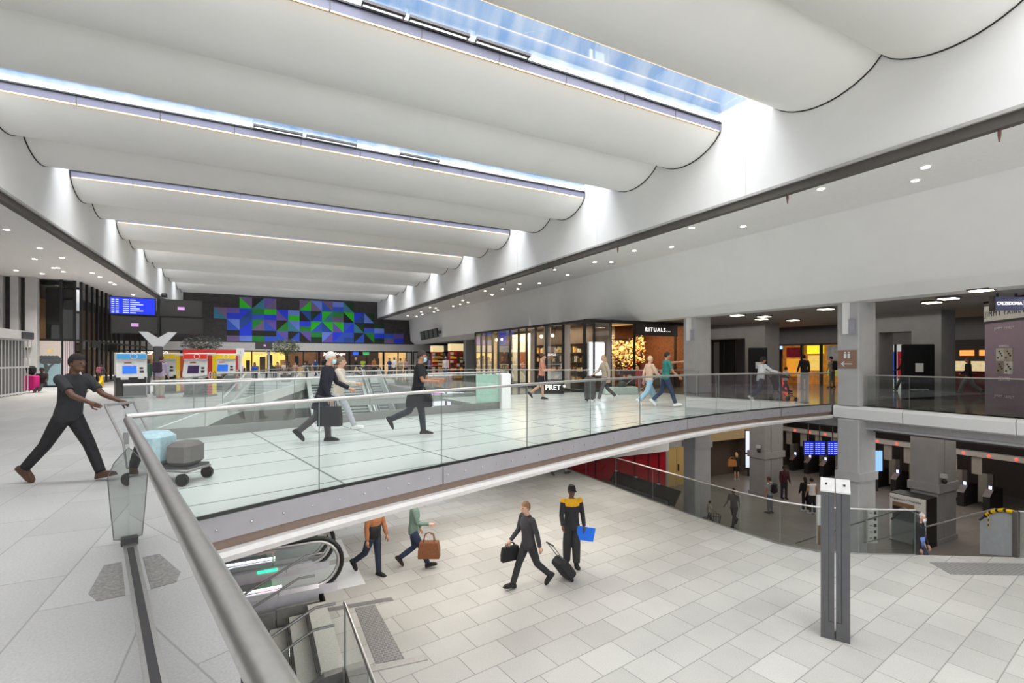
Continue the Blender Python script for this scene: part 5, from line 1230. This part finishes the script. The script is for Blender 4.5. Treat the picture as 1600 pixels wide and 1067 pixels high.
        em = MB(); em.ell(H(.047, 0, -.036), (.006 * k, .014 * k, .004 * k), None, 8, 6, HM.to_4x4()); em.build('mouth', mat('lips', '#9a5f55', .5), root, smooth=True)
    # legs
    if leg in ('long', 'short', 'wide'):
        mb = MB(); torso(mb, [(0, .485, .05, .085), (0, .53, .066, .097), (.002, .59, .06, .088), (.002, .62, .055, .08)])
        for s in 'lr':
            hp, kn, an = J['hip' + s], J['kn' + s], J['an' + s]
            if leg == 'short': mb.tube([hp, hp.lerp(kn, .5), hp.lerp(kn, .85)], [.06 * k, .054 * k, .05 * k], 12)
            else:
                w_ = 1.0 if leg == 'long' else 1.35
                mb.tube([hp, hp.lerp(kn, .45), kn, kn.lerp(an, .5), kn.lerp(an, .97)], [q * k for q in (.058, .051, .041 * w_, .038 * w_, .034 * w_)], 12)
        remesh(mb, 'trousers' if leg != 'short' else 'shorts', vx * 1.1, root, cloth(legs))
    elif leg == 'skirt':
        mb = MB(); mid = (J['knl'] + J['knr']) / 2; R3 = L.to_3x3()
        mb.rings([(T(0, 0, .62), V((.058 * k, 0, 0)), V((0, .08 * k, 0))), (T(0, 0, .53), V((.075 * k, 0, 0)), V((0, .1 * k, 0))), (mid.lerp(T(0, 0, .5), .1), V((.1 * k, 0, 0)), V((0, .1 * k, 0)))], None, 18)
        mb.build('skirt', cloth(legs), root, smooth=True, auto=True)
    # top
    if top:
        mb = MB()
        rr = [(0, tb, .064, .098), (0, .55, .069, .099), (.005, .63, .064, .088), (.008, .72, .07, .098), (0, .79, .061, .105), (-.004, .828, .044, .08), (-.003, .85, .036, .04)]
        if tb < .45: rr = [(0, tb, .1, .115), (0, .47, .085, .105)] + rr[1:]
        torso(mb, rr)
        for s in 'lr':
            sh, el, wr = J['sh' + s], J['el' + s], J['wr' + s]
            mb.ell(sh, (.038 * k,) * 3, None, 10, 8)
            if sleeve == 'long': mb.tube([sh, sh.lerp(el, .5), el, el.lerp(wr, .5), el.lerp(wr, .97)], [q * k for q in (.039, .035, .03, .028, .024)], 10)
            elif sleeve == 'short': mb.tube([sh, sh.lerp(el, .4), sh.lerp(el, .7)], [q * k for q in (.039, .037, .036)], 10)
        remesh(mb, 'coat' if tb < .45 else 'jacket' if sleeve == 'long' else 'shirt', vx * 1.1, root, cloth(top))
    if yoke:
        mb = MB(); torso(mb, [(.004, .755, .072, .102), (0, .795, .066, .108), (-.004, .83, .049, .085), (-.003, .848, .04, .045)])
        for s in 'lr': mb.ell(J['sh' + s], (.043 * k,) * 3, None, 10, 8)
        remesh(mb, 'yoke', vx * 1.1, root, cloth(yoke))
    if vest:
        mb = MB(); torso(mb, [(0, .5, .066, .1), (.005, .6, .069, .096), (.006, .66, .07, .099)]); mb.build('waist_panel', cloth(vest), root, smooth=True)
    # shoes
    for s in 'lr':
        mb = shoes[s][0]; mb.v = [(a, b, c + dz.z) for a, b, c in mb.v]; so_ = mb.build('shoe', cloth(shoe), root, smooth=True, auto=True)
        if sole and lod == 1:
            m2 = MB(); M_ = D @ shoes[s][1]; m2.loft([[M_ @ V((x * k, wd * k * q, z)) for q, z in ((-1, -.001), (1, -.001), (1.06, .012), (-1.06, .012))] for x, wd in ((-.047, .02), (-.03, .025), (0, .027), (.08, .031), (.105, .025), (.12, .012))]); m2.build('sole', cloth(sole), so_)
    # hair
    mb = MB()
    def shell(c, r, keep):
        t = MB(); t.ell((0, 0, 0), r, None, 20, 14)
        fs = [f for f in t.f if keep(sum((V(t.v[i]) for i in f), V((0, 0, 0))) / len(f))]
        mb.add([hc + HM @ (V(v) + V(c)) for v in t.v], fs)
    if hl in ('short', 'long', 'bun', 'cap', 'curly'):
        g = .012 if hl == 'curly' else 0
        shell((-.006 * k, 0, .012 * k), ((.056 + g) * k, (.0475 + g) * k, (.064 + g) * k), lambda c: c.z > .02 * k or (c.x < -.012 * k and c.z > -.042 * k) or (c.x < .012 * k and c.z > -.01 * k))
        if hl == 'long': mb.rings([(H(-.035, 0, .02), V((.025 * k, 0, 0)), V((0, .045 * k, 0))), (H(-.04, 0, -.05), V((.025 * k, 0, 0)), V((0, .05 * k, 0))), (H(-.045, 0, -.12), V((.015 * k, 0, 0)), V((0, .04 * k, 0)))], None, 12)
        if hl == 'bun': mb.ell(H(-.06, 0, .03), (.022 * k,) * 3, None, 10, 8)
        mb.build('hair', cloth(hair), root, smooth=True)
    if hl == 'cap':
        c = MB(); c.rings([(H(0, 0, .02), HM @ V((.06 * k, 0, 0)), HM @ V((0, .05 * k, 0))), (H(-.002, 0, .05), HM @ V((.058 * k, 0, 0)), HM @ V((0, .049 * k, 0))), (H(-.004, 0, .078), HM @ V((.04 * k, 0, 0)), HM @ V((0, .035 * k, 0)))], None, 16); c.box(.03 * k, .105 * k, -.04 * k, .04 * k, .02 * k, .027 * k, None, Matrix.Translation(hc) @ HM.to_4x4()); c.build('cap', cloth('#1c1c1e'), root, smooth=True, auto=True)
    if mask:
        c = MB(); t = MB(); t.ell((0, 0, 0), (.05 * k, .042 * k, .038 * k), None, 16, 10)
        fs = [f for f in t.f if (sum((V(t.v[i]) for i in f), V((0, 0, 0))) / len(f)).x > .01 * k]
        c.add([H(.014, 0, -.03) + HM @ V(v) for v in t.v], fs); c.build('face_mask', mat('mask' + mask, mask, .8), root, smooth=True)
    root['wr'] = [tuple(J['wrr']), tuple(J['wrl'])]
    return root
def hand_world(r, i=0, ext=.06):
    w_ = Vector(r['wr'][i]); return r.location + Matrix.Rotation(r.rotation_euler.z, 3, 'Z') @ (w_ + Vector((0, 0, -ext)))
def backpack(label, r, c, z=1.2, s=1.0, off=-.2):
    p = Matrix.Rotation(r.rotation_euler.z, 3, 'Z') @ Vector((off, 0, 0)) + r.location + Vector((0, 0, z - .24 * s))
    b = thing('backpack', label, 'backpack', tuple(p), r.rotation_euler.z)
    m = MB(); m.cbox(-.09 * s, .07 * s, -.16 * s, .16 * s, 0, .46 * s, .05 * s); m.build('body', cloth(c), b, smooth=True, auto=True)
    m = MB(); m.cbox(-.13 * s, -.088 * s, -.12 * s, .12 * s, .04, .24 * s, .02); m.build('front_pocket', cloth(c), b, smooth=True, auto=True)
    for sg in (1, -1):
        m = MB(); m.tube([(.06 * s, sg * .09, .42 * s), (.12 * s, sg * .1, .46 * s), (.3 * s, sg * .1, .40 * s), (.31 * s, sg * .11, .2 * s), (.07 * s, sg * .12, .08)], .014, 6); m.build('strap', cloth(c), b)
    return b
def handbag(label, p, rz, c, w_=.36, h_=.28, d_=.14, hh=.2):
    b = thing('handbag', label, 'bag', (p.x, p.y, p.z - h_ - hh), rz)
    m = MB(); m.loft([[(-w_ / 2 * q, -d_ / 2, z), (w_ / 2 * q, -d_ / 2, z), (w_ / 2 * q, d_ / 2, z), (-w_ / 2 * q, d_ / 2, z)] for z, q in ((0, 1), (h_ * .5, 1), (h_, .86))]); m.build('body', cloth(c), b)
    for y in (-d_ / 3, d_ / 3):
        m = MB(); m.tube([(-w_ * .28, y, h_ * .9), (-w_ * .2, y * .6, h_ + hh * .8), (0, 0, h_ + hh), (w_ * .2, y * .6, h_ + hh * .8), (w_ * .28, y, h_ * .9)], .01, 6); m.build('handle', cloth(c), b, smooth=True)
    return b
def suitcase(label, p, rz, c, tilt=0, w_=.40, h_=.58, d_=.24, hand=None):
    b = thing('suitcase', label, 'suitcase', (p.x, p.y, p.z), rz)
    M_ = Matrix.Translation((0, 0, .06)) @ Matrix.Rotation(rad(tilt), 4, 'Y')
    m = MB(); m.cbox(-d_ / 2, d_ / 2, -w_ / 2, w_ / 2, .03, h_, .04, None, M_); m.build('shell', cloth(c), b, smooth=True, auto=True)
    for sx in (-1, 1):
        for sy in (-1, 1):
            if tilt and sx < 0 and tilt > 0: continue
            m = MB(); q = M_ @ Vector((sx * d_ * .36, sy * w_ * .4, .0)); m.tube([(q.x, q.y - .015, max(q.z, .04) - .0), (q.x, q.y + .015, max(q.z, .04))], .035, 10); m.build('wheel', rubber, b)
    m = MB()
    top = h_ + (.42 if tilt else .03)
    for sy in (-.1, .1): m.tube([M_ @ Vector((-d_ * .3, sy, h_ - .02)), M_ @ Vector((-d_ * .3, sy, top))], .01, 6, steeld)
    m.tube([M_ @ Vector((-d_ * .3, -.12, top)), M_ @ Vector((-d_ * .3, .12, top))], .016, 6, black); m.build('pull_handle', None, b)
    return b
RIGHT = -27.6                                     # heading of somebody walking to the right along the picture plane
FWD = 62.4; LEFT = RIGHT + 180; BACK = FWD + 180
U = lambda u, v: at(u, v, 0)
# --- on the upper level, left
p = U(106, 752); a = person('person in black top and cropped black trousers pushing a laden trolley in flip-flops', (p.x, p.y, 0), RIGHT - 4, 1.76, dict(hl=30, kl=6, hr=-32, kr=6, sl=34, el=26, sr=38, er=24), 'd', '#2a2a2c', 'short', .5, '#1e1d20', 'long', '#4f382b', None, '#1c1714', 'short', lean=9)
cp = p + Vector((math.cos(rad(RIGHT)), math.sin(rad(RIGHT)), 0)) * 1.25
t = thing('luggage_trolley', 'grey wheeled trolley loaded with a light blue bag at the left foot of the footbridge', 'trolley', (cp.x, cp.y, 0), rad(RIGHT - 4))
m = MB(); m.tube([(-.6, -.22, 1.02), (-.6, .22, 1.02)], .018, 8)
for sy in (-.22, .22): m.tube([(-.6, sy, 1.02), (-.35, sy, .55), (-.3, sy, .22), (.5, sy, .18)], .015, 8)
m.tube([(.5, -.22, .18), (.5, .22, .18)], .015, 8); m.tube([(-.3, -.22, .22), (-.3, .22, .22)], .015, 8); m.build('frame', steeld, t)
m = MB(); m.box(-.3, .5, -.2, .2, .2, .23); m.build('deck', darkm, t)
for x in (-.28, .45):
    for sy in (-.23, .23): m = MB(); m.tube([(x, sy - .02, .08), (x, sy + .02, .08)], .08, 14); m.build('wheel', rubber, t)
b = tag(MB().cbox(-.22, .2, -.2, .2, 0, .42, .06).build('shopping_bag', cloth('#a9c4cc'), smooth=True, auto=True), 'soft light blue bag on the rear of the grey trolley', 'bag'); b.location = cp + Vector((-.1, .05, .235)); b.rotation_euler = (0, 0, rad(RIGHT - 4))
b = tag(MB().cbox(-.16, .16, -.18, .18, 0, .3, .05).build('travel_bag', cloth('#6b6763'), smooth=True, auto=True), 'dark grey travel bag on the front of the grey trolley', 'bag'); b.location = cp + Matrix.Rotation(rad(RIGHT - 4), 3, 'Z') @ Vector((.32, 0, .235)); b.rotation_euler = (0, 0, rad(RIGHT - 4))
# --- on the footbridge
def dk(u, v): q = U(u, v); q.z = camber(q.x); return q
p = dk(505, 693); a = person('white-haired person in a long navy coat and face mask crossing the footbridge', p, RIGHT + 8, 1.74, dict(lift=1, hl=6, kl=2, hr=-16, kr=34, sl=14, el=40, sr=-10, er=20), 'l', '#20202c', 'long', .36, '#4a4648', 'long', '#1c1a1b', None, '#d6d2cc', 'short', lean=10, mask='#b9dfe8')
handbag('large black shoulder bag hanging from the white-haired person on the footbridge', hand_world(a, 0) + Vector((0, 0, .12)), rad(RIGHT), '#1e1d1f', .42, .36, .16, .22)
p = dk(528, 676); person('person in a cream jumper and pale grey trousers beyond the white-haired one', p, RIGHT + 4, 1.68, dict(hl=28, kl=6, hr=-24, kr=16, sl=-18, el=20, sr=30, er=50), 'l', '#cdc3b2', 'long', .5, '#b4b6bd', 'long', '#e8e6e4', None, '#7a6a58', 'short', lean=5)
p = dk(652, 684); a = person('man in a black T-shirt and blue face mask striding right on the footbridge', p, RIGHT + 2, 1.74, dict(lift=1, hl=10, kl=4, hr=-22, kr=44, sl=20, el=62, sr=12, er=70), 'm', '#1d1d20', 'short', .5, '#33343c', 'long', '#2c2a2a', '#e6e4e0', '#3a3230', 'short', mask='#a9cfdc', lean=6)
handbag('black holdall carried low by the man in the black T-shirt', hand_world(a, 0) + Vector((-.3, .1, -.02)), rad(RIGHT), '#1b1b1d', .5, .26, .2, .16)
p = dk(846, 628); a = person('person in a salmon top and black shorts with bare legs on the landing', p, RIGHT - 10, 1.70, dict(lift=1, hl=4, kl=2, hr=-14, kr=40, sl=16, el=70, sr=8, er=80), 'l', '#c98a72', 'short', .52, '#1f1e20', 'short', '#23201f', None, '#5a3a28', 'bun', lean=4)
p = dk(946, 631); a = person('person in a beige coat with a tall dark case on the landing', p, LEFT + 12, 1.70, WALK, 'l', '#b5a58e', 'long', .42, '#5c5a5a', 'long', '#d8d4cf', None, '#b09468', 'long', lean=5)
q = p + Vector((math.cos(rad(RIGHT)), math.sin(rad(RIGHT)), 0)) * -.55; suitcase('big dark grey wheeled case pulled by the person in beige', q, rad(LEFT), '#4c4a4a', 0, .5, .8, .34)
p = dk(1014, 637); person('person in a peach jumper and light blue jeans beside the teal shirt', p, RIGHT + 14, 1.66, WALK, 'l', '#d9b79c', 'long', .5, '#9dbccc', 'wide', '#ece8e4', None, '#d8b48a', 'short', lean=3)
p = dk(1040, 639); person('man in a teal T-shirt and navy jeans pointing to the right', p, RIGHT + 6, 1.78, dict(hl=-12, kl=6, hr=22, kr=4, sl=86, el=6, sr=18, er=30), 'm', '#2f7a70', 'short', .5, '#2c3a55', 'long', '#eceae8', None, '#2c211a', 'short', lean=3)
p = dk(1188, 628); a = person('person in a white jacket and navy trousers pushing a dark pushchair', p, RIGHT + 8, 1.72, dict(hl=6, kl=2, hr=-22, kr=28, sl=40, el=30, sr=44, er=26), 'm', '#d6d6d8', 'long', .47, '#2f3346', 'long', '#e6e4e2', None, '#2a2422', 'curly', lean=8)
cp = p + Vector((math.cos(rad(RIGHT + 8)), math.sin(rad(RIGHT + 8)), 0)) * .95
t = thing('pushchair', 'dark folding pushchair in front of the person in the white jacket', 'pushchair', (cp.x, cp.y, 0), rad(RIGHT + 8))
m = MB()
for sy in (-.22, .22): m.tube([(-.5, sy, 1.02), (-.25, sy, .6), (.35, sy, .12)], .014, 6); m.tube([(-.1, sy, .7), (-.35, sy, .12)], .014, 6)
m.tube([(-.5, -.22, 1.02), (-.5, .22, 1.02)], .016, 6); m.build('frame', darkm, t)
m = MB(); m.loft([[(x, y, z) for x, z in ((-.25, .42), (.2, .36), (.22, .42), (-.18, .5), (-.36, .92), (-.42, .9))] for y in (-.2, .2)]); m.build('seat', cloth('#2b2a2c'), t)
m = MB(); m.loft([[(x, y, z) for x, z in ((-.40, .9), (-.3, 1.0), (-.05, 1.0), (.1, .88), (-.05, .96), (-.28, .95))] for y in (-.2, .2)]); m.build('hood', cloth('#3c3a3d'), t)
for x in (-.34, .34):
    for sy in (-.23, .23): m = MB(); m.tube([(x, sy - .015, .09), (x, sy + .015, .09)], .09, 12); m.build('wheel', rubber, t)
p = U(1227, 617); person('child in a white T-shirt and dark trousers behind the pushchair', p, RIGHT, 1.28, WALK, 'm', '#d9d8d6', 'short', .5, '#2a2a2e', 'long', '#222222', None, '#1e1a18', 'short', lod=0)
p = U(1257, 609); person('person with a black jacket seen from behind at the red shop', p, FWD, 1.80, None, 'm', '#1a191b', 'long', .46, '#2a2c33', 'long', '#1a1a1a', None, '#1c1816', 'short', lod=0, ar=14, al=14)
p = U(1300, 606); a = person('person in a beige T-shirt with a black backpack by the red shop', p, FWD + 25, 1.74, None, 'l', '#a89a86', 'short', .5, '#6a6258', 'long', '#222222', None, '#2a201a', 'short', lod=0)
backpack('black backpack on the person in the beige T-shirt', a, '#17171a', 1.25, 1.1)
p = U(1412, 611); person('person in dark clothes half hidden by the right black totem', p, FWD + 60, 1.74, WALK, 'm', '#28221f', 'long', .46, '#22222a', 'long', '#1a1a1a', None, '#1c1512', 'short', lod=0)
p = U(1514, 617); person('long-haired person in a dark top and patterned trousers by the lilac pillar', p, FWD + 30, 1.70, WALK, 'l', '#2a2226', 'long', .5, '#6f6862', 'wide', '#2a2624', None, '#6a3f2a', 'long', lod=0)
# --- on the mezzanine
Mz_ = lambda u, v: at(u, v, ZM)
p = Mz_(584, 901); person('person in a rust-brown top, black waist and dark jeans walking beside the escalators', p, BACK + 62, 1.70, dict(lift=1, hl=4, kl=0, hr=-24, kr=30, sl=6, el=10, sr=-6, er=10), 'm', '#9a6440', 'long', .52, '#262c3c', 'long', '#1b1b1d', '#d8d6d2', '#1e1a18', 'short', vest='#1c1a1c', lean=3)
p = Mz_(646, 886); a = person('person in a mottled green jacket and jeans carrying a brown bag', p, RIGHT + 10, 1.66, dict(hl=2, kl=0, hr=26, kr=4, sl=4, el=14, sr=12, er=70), 'l', '#63786c', 'long', .47, '#25304a', 'long', '#2b201b', None, '#8a8078', 'short', lean=3)
handbag('brown leather tote bag carried by the person in green', hand_world(a, 0, .02) + Vector((0, 0, -.16)), rad(RIGHT), '#7a4a2c', .46, .34, .2, .2)
p = Mz_(826, 917); a = person('man in a dark suit pulling a small black case across the mezzanine', p, LEFT + 30, 1.78, dict(hl=-20, kl=14, hr=24, kr=4, sl=-22, el=6, sr=10, er=30), 'l', '#3a393c', 'long', .46, '#2c2b2d', 'long', '#201d1b', None, '#8a6a4c', 'short', lean=4)
q = p + Matrix.Rotation(rad(LEFT + 30), 3, 'Z') @ Vector((-.95, .12, 0)); suitcase('small black wheeled case trailing behind the man in the dark suit', q, rad(LEFT + 30), '#232224', 38, .38, .5, .22)
handbag('black briefcase held by the man in the dark suit', hand_world(a, 0, .04), rad(LEFT + 30), '#1a191a', .4, .28, .1, .08)
p = Mz_(893, 884); a = person('staff member with a black cap and black uniform with yellow shoulders', p, BACK + 6, 1.78, dict(hl=4, kl=0, hr=-4, kr=0, sl=2, el=12, sr=10, er=40), 'd', '#26262a', 'long', .46, '#2c2b2e', 'wide', '#171717', None, '#17130f', 'cap', yoke='#e0a818', lean=0, al=12, ar=10)
q = hand_world(a, 1, .05) + Vector((0, 0, -.06)); f = thing('folder', 'bright blue folder in the hand of the staff member in the cap', 'folder', (q.x, q.y, q.z - .2), rad(BACK + 100))
m = MB(); m.box(-.21, .21, -.014, .014, 0, .3, None, Matrix.Rotation(.2, 4, 'Y')); m.build('cover', cloth('#1f6fe0'), f)
p = Mz_(876, 742); person('person under the far end of the footbridge of whom only the legs show', p, RIGHT + 20, 1.70, WALK, 'l', '#5a5654', 'long', .5, '#8a8784', 'long', '#3a3634', None, '#3a2c22', 'short', lod=0)
# --- in the gate hall
G = lambda u, v: at(u, v, ZL)
p = G(1269, 803); person('person in a white sleeveless top and dark trousers seen from behind in the gate hall', p, FWD + 8, 1.70, None, 'm', '#dcdad8', 'none', .52, '#1d1c20', 'long', '#c9c6c2', None, '#241a16', 'bun', lod=0, ar=20)
p = G(1258.5, 799); person('person all in black beside the white sleeveless top in the gate hall', p, FWD, 1.66, None, 'm', '#19181a', 'long', .45, '#1a191c', 'long', '#d9d6d2', None, '#16120f', 'long', lod=0)
p = G(1203, 802); a = person('person in a pale grey T-shirt and blue-grey jeans in the gate hall', p, FWD + 40, 1.74, None, 'm', '#a5a29f', 'short', .5, '#5f6672', 'long', '#1f1d1d', None, '#3a3430', 'short', lod=0)
backpack('black backpack on the person in the pale grey T-shirt', a, '#1d1c1e', 1.25, 1.0)
p = G(1225, 779); person('person in a dark red jacket behind the pale grey T-shirt', p, BACK, 1.74, None, 'd', '#3a1216', 'long', .48, '#26242a', 'long', '#1b1a1a', None, '#14100e', 'curly', lod=0)
p = G(1147, 822); person('person in dark grey striding along behind the mezzanine glass', p, LEFT + 40, 1.72, WALK, 'd', '#5c5556', 'short', .5, '#3d3b3c', 'long', '#2b2929', None, '#1b1715', 'short', lod=0)
p = G(1151, 750); a = person('fair-haired person in black shorts at the brown lift lobby', p, FWD, 1.68, None, 'l', '#2a2624', 'long', .5, '#1e1c1c', 'short', '#d0cbc5', None, '#c9a878', 'long', lod=0)
handbag('orange tote bag on the shoulder of the fair-haired person', Vector((p.x - .3, p.y + .1, ZL + 1.42)), rad(RIGHT), '#c98446', .5, .4, .18, .16)
p = G(1108, 818); person('child in pale clothes low behind the mezzanine glass by the wire bin', p, RIGHT, 1.05, WALK, 'm', '#c9bfb6', 'short', .5, '#5a5654', 'long', '#2a2a2a', None, '#2a211c', 'short', lod=0)
q = M_ = None
p = Vector((15.42, 6.5, ZM - 1.16)); person('man in a dark blazer and blue shirt coming up the stairs at right', p, BACK + 40, 1.76, dict(hl=26, kl=40, hr=-4, kr=4), 'l', '#25252c', 'long', .46, '#3c3f52', 'long', '#26211e', None, '#c9c0b8', 'short', vest='#7f93d8', mask='#dfe3e8')
# --- left concourse
p = U(122, 614); a = person('person in a white top and dark shorts walking by the dark-glass shopfront', p, LEFT, 1.64, WALK, 'm', '#dcd2d2', 'short', .46, '#222226', 'short', '#e6e2de', None, '#1f1815', 'short', lod=0)
p = U(158, 605); a = person('child in yellow trousers with a red and blue backpack by the dark-glass shopfront', p, FWD, 1.30, WALK, 'd', '#3d3a40', 'short', .5, '#e8b418', 'wide', '#d8d5d2', None, '#15110f', 'short', lod=0)
backpack('small red and blue backpack on the child in yellow trousers', a, '#8a4a5a', .98, .75, -.15)
p = U(228, 616); person('person in a green cardigan with brown hair at the blue ticket machine', p, FWD + 50, 1.66, None, 'l', '#5d7a64', 'long', .46, '#6a6a70', 'long', '#2a2a2a', None, '#5a3a28', 'long', lod=0)
p = U(250, 622); a = person('person in a lilac jacket and beige trousers standing before the ticket machines', p, FWD + 10, 1.72, None, 'l', '#b9a9c0', 'long', .5, '#a59884', 'wide', '#b0353a', None, '#4a3028', 'short', lod=0, lean=8)
backpack('plum backpack on the person in the lilac jacket', a, '#3f3040', 1.28, 1.0)
p = U(66, 612); person('person sitting on the ground behind the pink suitcase', (p.x, p.y, 0), BACK + 30, 1.66, dict(hl=88, kl=30, hr=84, kr=34, sl=20, el=50, sr=20, er=50), 'd', '#2c2422', 'long', .5, '#1f1d20', 'long', '#2a2626', None, '#1d1512', 'curly', lod=0, sit=True)
p = U(49, 613); suitcase('bright pink suitcase standing by the left grey pillars', p, rad(BACK), '#d01f7a', 0, .58, .74, .3)
b = tag(MB().cbox(-.13, .13, -.22, .22, 0, .42, .1).build('backpack', cloth('#1d1c1e'), smooth=True, auto=True), 'black backpack lying on top of the bright pink suitcase', 'backpack'); b.location = p + Vector((0, 0, .845)); b.rotation_euler = (0, 0, rad(BACK))
p = U(36, 613); suitcase('dark suitcase just left of the bright pink one', p + Vector((0, .1, 0)), rad(BACK), '#2a282b', 0, .4, .62, .26)
# --- the far concourse: seated and standing crowd
seats = [(377, 38, '#cfd0e4', '#7d3a4a', '#2a1d16', 'white'), (398, 36, '#3d5fae', '#2a2c3a', '#5a3c28', 'blue hooded'), (424, 40, '#3a3436', '#24242a', '#1d1714', 'charcoal'), (434, 41, '#8a6a58', '#2c2a2e', '#3a2a1e', 'tan'), (445, 42, '#d8ccc2', '#4a4a50', '#6a5240', 'cream'), (452, 43, '#5c2f2c', '#26262a', '#221914', 'maroon'), (462, 41, '#b98f7a', '#3a3a44', '#3d2a1c', 'pinkish'), (476, 42, '#4b4f58', '#23242a', '#1c1512', 'slate')]
for i, (u, d, c1, c2, hc_, nm) in enumerate(seats):
    p = atd(u, d); ch = thing('chair', 'dark cafe chair under the seated person in a %s top' % nm, 'chair', (p.x, p.y, 0), rad(BACK + 30 * math.sin(i * 2)), 'cafe chairs on the far concourse')
    m = MB(); m.cbox(-.22, .22, -.21, .21, .42, .46, .02); m.build('seat', darkm, ch); m = MB(); m.box(-.24, -.2, -.2, .2, .6, .9); m.box(-.23, -.21, -.2, -.17, .46, .6); m.box(-.23, -.21, .17, .2, .46, .6); m.build('backrest', darkm, ch)
    for x in (-.2, .2):
        for y in (-.19, .19): m = MB(); m.tube([(x, y, 0), (x, y, .42)], .014, 5); m.build('leg', darkm, ch)
    person('seated person in a %s top among the far cafe crowd' % nm, (p.x, p.y, 0), math.degrees(ch.rotation_euler.z), 1.70, dict(hl=86, kl=84, hr=84, kr=82, sl=24, el=60, sr=20, er=70), 'lmd'[i % 3], c1, 'long' if i % 2 else 'short', .5, c2, 'long', '#222222', None, hc_, 'long' if i in (1, 3) else 'short', lod=0, sit=True)
crowd = [(493, 45, '#2d3f6a', '#2a2a30', 'navy jacket', 'left of the white-haired bridge walker'), (505, 47, '#1f1f22', '#222228', 'black hoodie', 'left of the white-haired bridge walker'), (533, 43, '#9a8f84', '#4a4440', 'taupe jumper', 'right of the white-haired bridge walker'), (557, 44, '#1d1c1f', '#b9a98c', 'black top and khaki trousers', 'near the cafe screens'), (567, 45, '#a8b83a', '#3a3c40', 'lime vest', 'near the cafe screens'), (584, 46, '#b87a3a', '#2c2a2c', 'orange-brown jacket', 'near the cafe screens'), (609, 42, '#2b3a70', '#2a2c38', 'deep blue shirt', 'under the right end of the mural'), (617, 40, '#e2dede', '#54545c', 'white shirt', 'under the right end of the mural'), (625, 41, '#cfc2a4', '#8a8478', 'sand jacket', 'under the right end of the mural'), (634, 44, '#c9a8a0', '#3a3a40', 'dusty pink top', 'under the right end of the mural'), (672, 40, '#8a78b0', '#2f2f38', 'purple shirt', 'beside the souvenir stand'), (697, 38, '#e6d2d2', '#6a7080', 'pale pink T-shirt', 'in front of the dark doorway'), (712, 40, '#5a4640', '#2a2826', 'brown jacket', 'by the right souvenir stand'), (722, 41, '#332c2c', '#222226', 'dark plum coat', 'by the right souvenir stand')]
for i, (u, d, c1, c2, nm, wh) in enumerate(crowd):
    p = atd(u, d); person('far standing person in a %s %s' % (nm, wh), (p.x, p.y, 0), BACK + 70 * math.sin(i * 1.7), 1.62 + .14 * ((i * 5) % 4) / 3, STAND if i % 3 else WALK, 'lmd'[(i * 2) % 3], c1, 'long' if i % 2 else 'short', .48, c2, 'long', '#2a2a2a', None, ('#2a1d16', '#1c1512', '#6a4c34', '#c9b79a')[i % 4], 'long' if i % 4 == 1 else 'short', lod=0)
